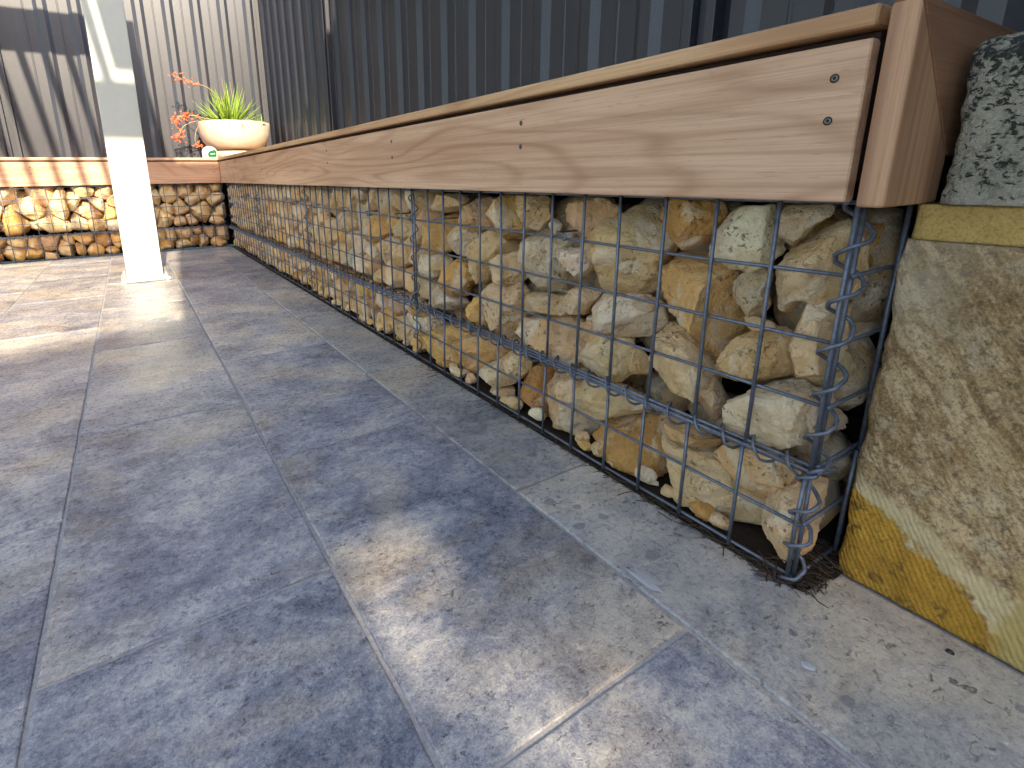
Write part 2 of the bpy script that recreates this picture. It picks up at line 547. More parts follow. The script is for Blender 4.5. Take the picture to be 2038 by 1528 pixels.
M['dark_backing'] = mat_simple('gap_backing_black', (0.012, 0.011, 0.010), 0.95, 0, 80, 0.2, 0.3, 0.1)  # added backing that keeps the gaps between stones dark
M['blocker'] = mat_simple('blocker_sheet', (0.62, 0.60, 0.55), 0.9, 0, 120, 0.2, 0.2, 0.2)  # pale, so the added sun blocker bounces light
M['hedge'] = mat_simple('hedge_leaf', (0.085, 0.12, 0.045), 0.55, 0, 20, 0.4, 0.1)
M['bark'] = mat_simple('bark', (0.12, 0.09, 0.06), 0.9, 0, 30, 0.4, 0.6)
M['filler'] = mat_simple('joint_filler', (0.40, 0.40, 0.41), 0.25, 0, 60, 0.2, 0.2, 0.5)
M['pebble'] = mat_simple('black_pebble', (0.012, 0.012, 0.013), 0.4, 0, 60, 0.2, 0.2)

# ------------------------------------------------------------------ ground and paving
g = mesh_obj('ground', [(-900, -900, -0.07), (900, -900, -0.07), (900, 900, -0.07), (-900, 900, -0.07)], [(0, 1, 2, 3)], M['ground'])
tag(g, 'soil and lawn beyond the paved patio', 'ground', kind='structure')
mb = MB().box(-5.2, -0.004, -2.6, 4.03, -0.066, -0.0030).box(-0.0039, 0.075, -2.6, -0.026, -0.066, -0.0030)
patio = mb.build('patio_floor', M['grout'])
tag(patio, 'patio paved with blue grey travertine tiles in a half bond', 'patio', kind='structure')


def tile(poly, mat, dz, seed):
    """one slab from its plan outline, edges slightly uneven and eased"""
    r = random.Random(seed)
    pts = []
    n = len(poly)
    for i in range(n):
        a, b = Vector(poly[i]), Vector(poly[(i + 1) % n])
        L = (b - a).length
        k = max(1, int(L / 0.035))
        e = (b - a).normalized()
        nn = Vector((e.y, -e.x))
        for j in range(k):
            q = a + (b - a) * (j / k)
            if j:
                q = q + nn * r.gauss(0, 0.00035)
            pts.append(q)
    cxm = sum(q.x for q in pts) / len(pts)
    cym = sum(q.y for q in pts) / len(pts)
    m = len(pts)
    rings = []
    for ins, zz in ((0.0, -0.03), (0.0, -0.0022), (0.0009, -0.0006), (0.0026, 0.0)):
        ring = []
        for i, q in enumerate(pts):
            p0, p1 = pts[i - 1], pts[(i + 1) % m]
            e0, e1 = (q - p0).normalized(), (p1 - q).normalized()
            n0, n1 = Vector((-e0.y, e0.x)), Vector((-e1.y, e1.x))
            w = n0 + n1
            w = w / max(0.4, w.dot(n0)) if w.length > 1e-6 else n0
            qq = q + w * ins * (1 + 0.4 * r.random())
            ring.append((qq.x - cxm, qq.y - cym, zz))
        rings.append(ring)
    vs = [v for ring in rings for v in ring]
    fs = [(k * m + i, k * m + (i + 1) % m, (k + 1) * m + (i + 1) % m, (k + 1) * m + i) for k in range(3) for i in range(m)]
    fs.append(tuple(3 * m + i for i in range(m)))
    o = mesh_obj('tile', vs, fs, mat, None, (cxm, cym, dz))
    o.rotation_euler = (r.gauss(0, 0.0006), r.gauss(0, 0.0006), 0)
    return adopt(o, patio)


J = 0.0048
xs = [-0.166 - 0.3115 * k for k in range(0, 16)]
xs[1], xs[2], xs[3] = -0.473, -0.786, -1.112
sd_ = 0
for k in range(15):
    x1, x0 = xs[k] - J / 2, xs[k + 1] + J / 2
    off = 0.026 if k % 2 == 0 else 0.329
    y = off - 0.62 * 5
    while y < 4.02:
        y0, y1 = max(y, -2.5) + J / 2, min(y + 0.62, 4.015) - J / 2
        sd_ += 1
        if y1 - y0 > 0.05:
            tile([(x0, y0), (x1, y0), (x1, y1), (x0, y1)], M['tile'], rng.uniform(-0.0009, 0.0009), sd_)
        y += 0.62
# border course cut to the gabions; the near one is notched round the basket corner
xb0 = -0.166 + J / 2
y = 0.333
tile([(xb0, -0.285 + J / 2), (0.066, -0.285 + J / 2), (0.066, -0.030), (0.045, -0.022), (-0.002, -0.016), (-0.008, 0.0), (-0.007, y - J / 2), (xb0, y - J / 2)], M['tile_border'], 0.0003, 901)
while y < 4.0:
    y1 = min(y + 0.62, 4.015)
    tile([(xb0, y + J / 2), (-0.006, y + J / 2), (-0.006, y1 - J / 2), (xb0, y1 - J / 2)], M['tile_border'] if y < 1 else M['tile'], rng.uniform(-0.0005, 0.0005), int(910 + y * 10))
    y += 0.62
y = -0.285
while y > -2.4:
    tile([(xb0, y - 0.62 + J / 2), (0.066, y - 0.62 + J / 2), (0.066, y - J / 2), (xb0, y - J / 2)], M['tile_border'], 0.0, int(970 + y * 10))
    y -= 0.62


def blob(name, cx0, cy0, rx, ry, z, h, mat, seed, parent=None, n=18, lump=0.35):
    r = random.Random(seed)
    ph = [r.uniform(0, 6.28) for _ in range(4)]
    vs = []
    for kk, (s, zz) in enumerate(((1.0, 0), (0.86, 0.7), (0.5, 1.0))):
        for i in range(n):
            w = 2 * math.pi * i / n
            q = 1 + lump * (0.5 * math.sin(2 * w + ph[0]) + 0.35 * math.sin(3 * w + ph[1]) + 0.25 * math.sin(5 * w + ph[2]))
            vs.append((rx * s * q * math.cos(w), ry * s * q * math.sin(w), h * zz))
    fs = [(k * n + i, k * n + (i + 1) % n, (k + 1) * n + (i + 1) % n, (k + 1) * n + i) for k in range(2) for i in range(n)]
    fs.append(tuple(2 * n + i for i in range(n)))
    return mesh_obj(name, vs, fs, mat, parent, (cx0, cy0, z), True)


o = blob('joint_filler', -0.146, 0.098, 0.009, 0.030, -0.0003, 0.0012, M['filler'], 4, patio, 22, 0.5)
o = blob('filled_hole', -0.165 + 0.062, -0.068, 0.006, 0.0065, 0.0002, 0.0010, M['filler'], 5, patio, 16, 0.12)
o = blob('pebble', 0.037, -0.139, 0.003, 0.0035, 0.0004, 0.003, M['pebble'], 6, None, 10, 0.15)
tag(o, 'tiny black pebble on the pale border tile beside the limestone wall', 'pebble')

# ------------------------------------------------------------------ gabions
COLS = {'c': (0.81, 0.56, 0.305), 'p': (0.84, 0.65, 0.42), 'o': (0.77, 0.44, 0.145), 'b': (0.56, 0.285, 0.09), 'g': (0.63, 0.475, 0.315), 't': (0.76, 0.495, 0.245)}


def poly_radius(P, th):
    """radius of polygon P (centred) along each angle"""
    d = np.stack([np.cos(th), np.sin(th)], 1)
    a = P
    b = np.roll(P, -1, 0)
    e = b - a
    best = np.zeros(len(th))
    for i in range(len(P)):
        den = d[:, 0] * e[i, 1] - d[:, 1] * e[i, 0]
        den = np.where(abs(den) < 1e-9, 1e-9, den)
        tt = (a[i, 0] * e[i, 1] - a[i, 1] * e[i, 0]) / den
        uu = (a[i, 0] * d[:, 1] - a[i, 1] * d[:, 0]) / den
        ok = (tt > 0) & (uu >= -1e-6) & (uu <= 1 + 1e-6)
        best = np.where(ok & (tt > best), tt, best)
    return best


def stone(poly, axis, plane, off, seed, code, parent, nth=40, nph=18, depth=None, rough=1.0, grow=1.0, drop=0.0):
    R = np.random.RandomState(seed)
    P = np.array(poly, float)
    A = P[:, 0] * np.roll(P[:, 1], -1) - P[:, 1] * np.roll(P[:, 0], -1)
    ar = A.sum() / 2
    if abs(ar) < 1e-6:
        return None
    cen = np.array([((P[:, 0] + np.roll(P[:, 0], -1)) * A).sum(), ((P[:, 1] + np.roll(P[:, 1], -1)) * A).sum()]) / (6 * ar)
    size = math.sqrt(abs(ar))
    D = depth or size * R.uniform(0.42, 0.58)
    th = np.linspace(0, 2 * np.pi, nth, endpoint=False)
    r = poly_radius(P - cen, th)
    r = np.where(r < size * 0.2, size * 0.3, r)
    r = 1.10 * grow * (np.roll(r, 1) + 3 * r + np.roll(r, -1)) / 5
    V = []
    for k in range(1, nph):
        ph = -np.pi / 2 + np.pi * k / nph
        cr = math.cos(ph) ** 0.42
        sr = math.copysign(abs(math.sin(ph)) ** 0.8, ph)
        V.append(np.stack([np.full(nth, D * sr), r * cr * np.cos(th), r * cr * np.sin(th)], 1))
    V = np.concatenate(V + [np.array([[-D, 0, 0], [D, 0, 0]])])
    # broken facets
    for k in range(R.randint(10, 16)):
        nrm = np.array([-R.uniform(0.15, 1.2), R.normal() * 0.8, R.normal() * 0.8])
        nrm /= np.linalg.norm(nrm)
        s = V @ nrm
        lim = s.max() * R.uniform(0.60, 0.88)
        V = V - nrm[None, :] * np.maximum(0, s - lim)[:, None]
    u = V / (np.linalg.norm(V, axis=1)[:, None] + 1e-9)
    q = V / size + R.uniform(-50, 50, 3)
    disp = 0.035 * fbm(q * 2.2, 2) + 0.036 * fbm(q * 8.5, 4, 0.62) * rough
    st = gnoise(q * np.array([3.0, 3.0, 9.0]) + 3)
    disp = disp + 0.02 * np.where(st > 0.12, 1.0, 0.0)
    rid = 1 - np.abs(gnoise(q * 3.4 + 9)) * 2.2
    disp -= 0.02 * np.maximum(0, rid) ** 3
    V = V + u * (disp * size)[:, None]
    m = nth
    n = nph - 1
    F = [(k * m + i, k * m + (i + 1) % m, (k + 1) * m + (i + 1) % m, (k + 1) * m + i) for k in range(n - 1) for i in range(m)]
    F += [(n * m, (i + 1) % m, i) for i in range(m)]
    F += [(n * m + 1, (n - 1) * m + i, (n - 1) * m + (i + 1) % m) for i in range(m)]
    front = -V[:, 0].min()
    if drop:          # settle on the bottom mesh
        V[:, 2] = np.maximum(V[:, 2] - drop, 0.003 - cen[1])
    if axis == 'x':
        W = V
        loc = (plane + off + front + 0.003, cen[0], cen[1])
    else:
        W = V[:, [1, 0, 2]]
        F = [f[::-1] for f in F]
        loc = (cen[0], plane + off + front + 0.003, cen[1])
    o = mesh_obj('stone', W, F, M['stone'], parent, loc, True)
    c = np.array(COLS[code]) * R.uniform(0.88, 1.1) * (1 + R.normal(size=3) * 0.03)
    o.color = (*np.clip(c, 0.02, 0.9), 1)
    return o


def clip_poly(P, n, d):
    """keep the part of P where n.p <= d"""
    out = []
    for i in range(len(P)):
        a, b = P[i], P[(i + 1) % len(P)]
        sa, sb = n @ a - d, n @ b - d
        if sa <= 0:
            out.append(a)
        if sa * sb < 0:
            out.append(a + (b - a) * (sa / (sa - sb)))
    return out


def packed(x0, x1, z0, z1, sx, sz, seed):
    """irregular packing: relaxed weighted cells over a rectangle"""
    R = np.random.RandomState(seed)
    nx, nz = max(1, round((x1 - x0) / sx)), max(1, round((z1 - z0) / sz))
    S = []
    for i in range(nx):
        for j in range(nz):
            S.append((x0 + (i + 0.5 + (0.25 if j % 2 else -0.25) + R.uniform(-0.38, 0.38)) * (x1 - x0) / nx, z0 + (j + 0.5 + R.uniform(-0.38, 0.38)) * (z1 - z0) / nz))
    S = np.array(S)
    Wt = R.uniform(-1, 1, len(S)) * (sx * 0.42) ** 2
    out = []
    for i in range(len(S)):
        P = [np.array(q) for q in ((x0, z0), (x1, z0), (x1, z1), (x0, z1))]
        for j in range(len(S)):
            if i == j:
                continue
            n = S[j] - S[i]
            if n @ n > (4 * sx) ** 2:
                continue
            d = (S[j] @ S[j] - S[i] @ S[i] + Wt[i] - Wt[j]) / 2
            P = clip_poly(P, n, d)
            if len(P) < 3:
                break
        if len(P) >= 3:
            P = np.array(P)
            c = P.mean(0)
            ext = P.max(0) - P.min(0)
            if ext.min() < 0.02:
                continue
            out.append(c + (P - c) * R.uniform(0.90, 0.975))
    return out


def rubble(parent, axis, plane, a0, a1, z0, z1, seed):
    """second layer of stones seen only through the gaps"""
    R = np.random.RandomState(seed)
    vs, fs = [], []
    for P in packed(a0, a1, z0, z1, 0.10, 0.09, seed):
        c = P.mean(0)
        bm = bmesh.new()
        bmesh.ops.create_icosphere(bm, subdivisions=2, radius=1)
        a = np.array([v.co[:] for v in bm.verts])
        e = (P.max(0) - P.min(0)) / 2
        a = a * (1 + 0.35 * fbm(a * 1.3 + R.uniform(-40, 40, 3), 2))[:, None]
        w = np.stack([plane + R.uniform(0.125, 0.145) + a[:, 0] * 0.045, c[0] + a[:, 1] * e[0] * 1.05, c[1] + a[:, 2] * e[1] * 1.0], 1)
        if axis == 'y':
            w = w[:, [1, 0, 2]]
        n = len(vs)
        vs += [tuple(q) for q in w]
        fs += [tuple(v.index + n for v in f.verts) for f in bm.faces]
        bm.free()
    o = mesh_obj('dark_stone_fill', vs, fs, M['stone'], parent, (0, 0, 0), True, True)
    o.color = (0.40, 0.31, 0.20, 1)  # darker than the face stones: shade of the gaps put into the colour
    o['kind'] = 'stuff'


CELL = 0.075
WV, WH = 0.0025, 0.0023


def wire(name, pts, r, parent, sides=7):
    return MB().tube(pts, r, sides).build(name, M['wire'], parent, True)


def wob(seed, n, amp):
    R = random.Random(seed)
    v, out = 0, []
    for _ in range(n):
        v = v * 0.7 + R.gauss(0, amp)
        out.append(v)
    return out


def helix(c0, c1, r0, pitch, r, parent, name='spiral_wire', phase=0.0, seed=0, per=14):
    c0, c1 = Vector(c0), Vector(c1)
    L = (c1 - c0).length
    t = (c1 - c0) / L
    up = Vector((0, 0, 1)) if abs(t.z) < 0.9 else Vector((1, 0, 0))
    a = t.cross(up).normalized()
    b = t.cross(a)
    n = int(L / pitch * per)
    w1, w2 = wob(seed, n + 1, 0.10), wob(seed + 5, n + 1, 0.07)
    pts = []
    for i in range(n + 1):
        w = phase + 2 * math.pi * i / per + w1[i]
        rr = r0 * (1 + w2[i])
        pts.append(c0 + t * (L * i / n) + a * math.cos(w) * rr + b * math.sin(w) * rr)
    return wire(name, pts, r, parent, 6)


def face_pt(axis, plane, a, z, d=0.0):
    return (plane + d, a, z) if axis == 'x' else (a, plane + d, z)


def panel(parent, axis, plane, a_list, z_list, a0, a1, z0, z1, seed, near=True):
    """welded mesh: every bar is a part of its own; verticals in front"""
    R = random.Random(seed)
    for i, a in enumerate(a_list):
        j, j2 = R.gauss(0, 0.0012), R.gauss(0, 0.0012)
        pts = [face_pt(axis, plane, a + j, z0), face_pt(axis, plane, a + (j + j2) / 2, (z0 + z1) / 2, R.gauss(0, 0.0008)), face_pt(axis, plane, a + j2, z1)]
        wire('vertical_bar', pts, WV, parent, 7 if near else 5)
    for k, z in enumerate(z_list):
        n = max(3, int(abs(a1 - a0) / 0.15))
        w = wob(seed * 7 + k, n + 1, 0.0009)
        pts = [face_pt(axis, plane, a0 + (a1 - a0) * i / n, z + w[i], 0.0042 + 0.3 * w[i]) for i in range(n + 1)]
        wire('horizontal_bar', pts, WH, parent, 7 if near else 5)


def clip_hook(axis, plane, a, z, parent, flip=1):
    pts = []
    for d, da, dz in ((0.05, 0.0, 0.004), (0.0, 0.0, 0.004), (-0.005, 0.004 * flip, 0.004), (-0.006, 0.02 * flip, 0.0035), (-0.005, 0.026 * flip, 0.0), (-0.005, 0.024 * flip, -0.007), (-0.002, 0.016 * flip, -0.008), (0.02, 0.004 * flip, -0.008)):
        pts.append(face_pt(axis, plane, a + da, z + dz, d))
    wire('brace_hook', pts, 0.0018, parent, 6)


TRACED = """
t 0 375,412 350,434 321,452 289,446 265,423 259,386 280,353 281,329 295,304 327,294 368,301 397,323 392,355 375,383
b 10 295,454 239,457 177,454 170,436 184,419 187,398 215,386 234,400 248,425 270,438
p 0 185,416 165,438 143,446 103,449 90,441 89,420 91,394 107,377 123,371 156,373 177,389
p 12 91,447 80,453 39,455 42,444 56,433 68,416 83,401 90,417
o 0 286,354 262,371 221,380 180,381 155,368 144,338 137,307 139,279 144,246 172,228 188,234 205,257 217,270 252,280 273,299 278,329
g 30 144,355 130,368 108,374 104,361 108,344 101,325 112,310 125,292 138,310
c 0 102,360 94,378 84,397 66,417 48,433 32,436 18,428 8,408 8,375 12,350 35,346 62,346 74,319 88,329
c 4 75,318 60,340 33,343 8,346 8,320 8,285 8,260 24,257 40,254 60,276 67,301
t 0 139,230 127,267 106,290 93,302 76,304 60,276 40,257 51,241 83,230 98,215 118,196 135,209
c 0 272,214 264,257 229,275 212,269 197,256 176,231 168,206 171,166 185,147 213,145 246,146 261,169
g 30 183,208 163,203 144,176 144,151 165,136 181,160
p 0 412,271 389,287 339,293 291,304 256,293 251,272 261,246 284,226 306,227 339,233 385,235 408,249
c 0 402,178 380,219 347,236 314,227 301,200 300,169 323,146 358,150 394,158
t 30 311,203 290,213 275,200 268,168 288,167 307,182
p 0 134,167 116,189 92,210 74,228 49,239 27,227 21,206 20,176 40,160 63,152 89,154 125,153
g 20 35,225 29,237 16,242 8,231 8,212 8,189 8,171 9,162 22,177 24,203
c 0 61,18 58,46 53,69 49,101 30,119 8,124 8,130 8,111 8,77 8,40 12,12 25,-10 57,-10
c 0 246,43 240,73 207,105 185,90 148,91 117,85 93,64 66,48 67,9 68,-17 99,-21 177,-36 216,-33 228,16
t 10 126,111 107,130 74,136 36,126 36,116 52,100 57,70 63,57 80,63 100,82 121,95
t 10 225,132 198,136 151,122 123,122 138,104 166,98 192,108
b 0 392,14 361,55 307,93 256,108 223,105 241,77 243,40 242,16 265,-10 302,-26 349,-29 387,-21
c 0 524,77 512,114 461,135 420,128 404,88 388,42 399,6 440,4 485,35
c 10 418,102 390,127 338,140 281,129 271,114 312,98 356,71 404,45 419,71
b 15 617,29 574,82 534,104 524,62 484,21 464,-14 520,-29 589,-15
p 20 272,-7 248,12 219,16 219,-6 245,-24 267,-24
o 0 710,429 674,452 629,455 598,433 575,402 602,382 622,352 668,362 702,384
t 8 620,451 518,455 507,415 540,391 563,397 592,428
p 6 646,358 607,380 547,397 502,419 479,402 460,383 443,357 448,314 454,284 493,254 540,251 579,257 607,249 618,292
p -4 453,343 442,362 392,375 381,357 387,335 416,307 435,309
t 10 467,443 449,457 387,456 357,438 373,410 385,385 419,387 462,412
p 0 849,369 816,389 762,379 754,359 774,322 802,309 834,321
t 0 825,379 791,420 725,451 701,432 696,382 766,369
t 0 795,339 769,363 693,373 654,340 675,295 686,256 728,228 776,270 796,306
c 0 693,291 670,317 618,335 588,330 582,284 636,263 675,266
c 0 720,223 673,256 605,270 584,252 578,214 607,158 645,141 695,164
t 10 622,235 559,257 455,267 450,237 481,221 548,224
c 12 451,260 433,291 407,297 373,295 404,250 446,244
c 0 600,170 565,202 462,226 425,217 420,193 395,171 425,150 457,140 500,159 546,159 589,144
o 0 780,187 747,212 712,219 688,189 700,158 731,155 767,165
o 0 1022,325 988,375 899,400 866,376 873,316 951,296 1018,301
t 5 941,445 822,451 800,437 842,410 920,403 953,419
c 0 1025,230 1006,286 891,303 885,282 925,241 976,225
g 0 1000,175 964,210 899,210 814,187 800,159 901,157 984,152
o 5 900,236 875,301 821,292 781,259 815,223 840,186 889,187
o 0 998,66 945,101 881,100 839,55 863,10 941,-1 991,34
o 10 882,122 789,136 804,105 855,92
o 0 1076,18 1001,68 972,61 968,29 1039,-5
o 0 843,53 792,122 734,121 656,125 691,85 709,61 752,-11 814,20
p 0 704,40 674,89 625,115 602,76 602,56 680,18
t 0 618,121 571,138 545,109 585,70 612,71
p 0 1110,92 1021,132 946,119 983,71 1073,68
t 15 386,240 354,234 348,220 378,195 413,219
g 20 301,295 278,306 254,299 257,282 281,288
t 20 707,-7 669,24 621,36 617,1 668,-14
c 20 415,381 397,383 379,370 388,339 403,323
"""
RODZ, RODB = 0.160, 0.165
ord_r = ['nearest', 'second', 'third', 'farthest']
uppers, lowers = [], []
YB = 4.02
for b in range(4):
    y0, y1 = b * 13 * CELL, min((b + 1) * 13 * CELL, 3.995)
    if b == 3:
        y1 = 3.995
    lab = ['nearest wire basket of pale rocks under the long timber bench, beside the limestone wall',
           'second wire basket of rocks from the limestone wall, under the long timber bench',
           'third wire basket of rocks from the limestone wall, under the long timber bench',
           'farthest wire basket of rocks under the long bench, at the inner corner'][b]
    e = empty('gabion_basket', (0.25, (y0 + y1) / 2, RODZ), lab, 'gabion', 'upper gabion baskets under the long bench')
    uppers.append(e)
    lab = ['low bottom gabion of rocks on the paving, nearest the limestone wall',
           'second low bottom gabion of rocks from the limestone wall, on the paving',
           'third low bottom gabion of rocks from the limestone wall, on the paving',
           'farthest low bottom gabion of rocks on the paving, ending at the inner corner'][b]
    f = empty('gabion_base_basket', (0.25, (y0 + y1) / 2, 0.0), lab, 'gabion', 'low gabion baskets along the paving')
    lowers.append(f)
    near = b < 2
    al = [y0 + CELL * k for k in range(0 if b else 1, 13)]
    if b:
        al.append(y0 + 0.009)
    if b == 3:
        al.append(y0 + 13 * CELL)
    panel(e, 'x', 0.0, al, [RODZ + CELL * k for k in range(1, 5)], y0 + 0.002, y1 - 0.002, RODZ - 0.004, 0.478, 100 + b, near)
    for k in range(3):      # bundled rods where the upper basket sits on the lower one
        wire('edge_rod', [(0.0005 - 0.004 * (k == 1) + 0.004 * (k == 2), y0, RODZ + 0.001 - 0.0055 * k), (0.002, (y0 + y1) / 2, RODZ - 0.0055 * k), (0.0005 - 0.004 * (k == 1) + 0.004 * (k == 2), y1, RODZ + 0.001 - 0.0055 * k)], 0.0024, e)
    helix((0.001, y0 + 0.004, RODZ - 0.005), (0.001, y1 - 0.01, RODZ - 0.005), 0.0125, 0.040, 0.0019, e, seed=30 + b, phase=1.0, per=14 if near else 9)
    al = [y0 + 0.004 + CELL * k for k in range(0 if b else 1, 13)]
    panel(f, 'x', -0.0005, al, [0.081, 0.0055], y0, y1, 0.001, RODZ - 0.006, 140 + b, near)
    if b:
        helix((0.001, y0 + 0.0045, RODZ + 0.01), (0.001, y0 + 0.0045, 0.47), 0.0105, 0.052, 0.0019, e, seed=60 + b, per=12)
        helix((0.001, y0 + 0.004, 0.004), (0.001, y0 + 0.004, RODZ - 0.01), 0.0105, 0.052, 0.0019, f, seed=70 + b, per=12)
    for yy, zz, fl in [(0.435, 0.392, -1), (0.83, 0.392, 1), (1.09, 0.39, -1), (1.30, 0.387, -1), (1.52, 0.39, -1), (1.85, 0.387, 1), (2.2, 0.387, -1), (2.9, 0.385, 1), (3.4, 0.385, -1)]:
        if y0 <= yy < y1:
            clip_hook('x', 0.0, yy, zz, e, fl)
    # black backing added behind the stones so the gaps read dark
    MB().box(0.20, 0.206, y0 + 0.004, y1 - 0.004, RODZ + 0.004, 0.455).build('dark_backing', M['dark_backing'], e)
    MB().box(0.20, 0.206, y0 + 0.004, y1 - 0.004, 0.002, RODZ - 0.004).build('dark_backing', M['dark_backing'], f)
    rubble(e, 'x', 0.0, y0 + 0.01, y1 - 0.005, RODZ + 0.015, 0.455, 210 + b)
    rubble(f, 'x', 0.0, y0 + 0.01, y1 - 0.005, 0.012, RODZ - 0.012, 220 + b)
    if b == 0:
        for i, l in enumerate(TRACED.strip().splitlines()):
            a = l.split()
            P = [tuple(float(q) / 1000 for q in w.split(',')) for w in a[2:]]
            zc = sum(q[1] for q in P) / len(P)
            low = zc < 0.145
            if low:
                P = [(q[0], min(max(q[1], 0.004), 0.158)) for q in P]
            stone(P, 'x', 0.0, float(a[1]) / 1000, 300 + i, a[0], f if low else e, 92, 44, None, 1.0, 1.10 if low else 1.0, 0.007 if low else 0.0)
    else:
        R = np.random.RandomState(50 + b)
        res = 40 if b == 1 else 30
        for i, P in enumerate(packed(y0 + (0.0 if b > 1 else -0.02), y1, RODZ + 0.006, 0.468, 0.098, 0.079, 400 + b)):
            stone(P, 'x', 0.0, R.choice([0, 0.004, 0.012]), 1000 * b + i, 'ccptttogpc'[R.randint(10)], e, res, 16 if b == 1 else 12)
        for i, P in enumerate(packed(y0, y1, 0.005, RODZ - 0.006, 0.074, 0.062, 420 + b)):
            stone(P, 'x', 0.0, R.choice([0, 0.004, 0.012]), 1000 * b + 500 + i, 'ccttoobbtp'[R.randint(10)], f, res - 8, 12)

# small chips wedged along the foot of the baskets and in the gaps
R = np.random.RandomState(77)
for i in range(64):
    low = i < 44
    yy = 0.02 + (R.uniform() ** 1.3) * 1.9 if low else R.uniform(0.03, 0.95)
    zz = R.uniform(0.010, 0.022) if low else R.uniform(0.18, 0.44)
    w, h = R.uniform(0.012, 0.026), R.uniform(0.009, 0.016)
    if low:
        zz = h + 0.002
    P = [(yy + w * math.cos(q) * R.uniform(0.75, 1.2), zz + h * math.sin(q) * R.uniform(0.75, 1.15)) for q in np.linspace(0, 2 * np.pi, 7, endpoint=False)]
    bsk = min(3, int(yy / (13 * CELL)))
    o = stone(P, 'x', 0.0, R.uniform(0.002, 0.016) if low else R.uniform(0.03, 0.06), 3000 + i, 'ccttobpg'[R.randint(8)], (lowers if low else uppers)[bsk], 22, 10)
    o.name = 'stone_chip'
# stones that show through the open end panel of the first baskets
END = '''
b u 60,446 104,441 147,427 156,395 162,363 152,333 120,324 83,366 64,415
g u 109,313 149,323 199,318 204,284 168,263 131,284
c u 83,286 109,304 141,282 157,237 160,201 130,198 92,208 76,235
g u 60,215 94,204 141,170 154,140 120,166 81,170
t u 165,440 230,445 240,380 225,330 170,345
t l 160,130 220,140 240,70 215,10 165,20
'''
for i, l in enumerate(END.strip().splitlines()):
    a = l.split()
    stone([tuple(float(q) / 1000 for q in w.split(',')) for w in a[2:]], 'y', 0.004, 0.004, 950 + i, a[0], uppers[0] if a[1] == 'u' else lowers[0], 60, 28)
# near end of the first basket: corner wires, spirals and the end panel facing the limestone wall
e, f = uppers[0], lowers[0]
wire('corner_bar', [(0.0, -0.0005, RODZ - 0.006), (0.0, 0.001, 0.32), (-0.001, 0.0, 0.47)], 0.0027, e)
wire('corner_bar', [(0.010, -0.001, RODZ - 0.008), (0.011, 0.0, 0.32), (0.012, -0.001, 0.47)], 0.0027, e)
helix((0.005, -0.0005, 0.462), (0.005, -0.0005, RODZ - 0.006), 0.0135, 0.0525, 0.0024, e, seed=91, phase=2.2, per=18)
for k in range(0, 5):
    z = RODZ + CELL * k
    wire('end_bar', [(0.004, -0.004, z), (0.09, -0.0045, z + 0.001), (0.115 if k < 4 else 0.12, -0.004, z - 0.001)] + ([(0.45, 0.004, z)] if k < 4 else []), 0.0024, e)
wire('end_upright', [(0.103, -0.009, RODZ - 0.004), (0.102, -0.008, 0.33), (0.104, -0.009, 0.468)], 0.0029, e)
for xx in (0.178, 0.253, 0.328, 0.403):
    wire('end_upright', [(xx, 0.003, RODZ - 0.004), (xx, 0.003, 0.468)], 0.0027, e)
wire('corner_bar', [(-0.001, 0.003, RODZ - 0.01), (-0.002, 0.0045, 0.08), (-0.002, 0.003, -0.002)], 0.0026, f)
wire('corner_bar', [(0.008, 0.002, RODZ - 0.01), (0.009, 0.001, 0.08), (0.006, 0.0, -0.002)], 0.0026, f)
helix((0.003, 0.001, RODZ - 0.004), (0.002, 0.001, 0.002), 0.0125, 0.046, 0.0024, f, seed=95, phase=0.6, per=18)
for k, z in enumerate((0.004, 0.081, 0.150)):
    wire('end_bar', [(0.004, -0.001, z), (0.10, -0.002, z + 0.001), (0.45, 0.003, z)], 0.0024, f)
wire('end_upright', [(0.100, -0.006, 0.0), (0.101, -0.006, 0.08), (0.102, -0.007, RODZ - 0.006)], 0.0029, f)
for xx in (0.178, 0.253, 0.328, 0.403):
    wire('end_upright', [(xx, 0.006, 0.0), (xx, 0.006, RODZ - 0.006)], 0.0027, f)
# loop of tie wire at the foot of the upper corner
pts = [(0.004 + 0.03 * math.sin(w) * 0.8 + 0.012, -0.006 - 0.010 * math.cos(w), RODZ - 0.008 + 0.012 * math.cos(w * 1.0 + 0.7)) for w in [i * 0.42 for i in range(17)]]
wire('tie_wire', pts, 0.0023, e)

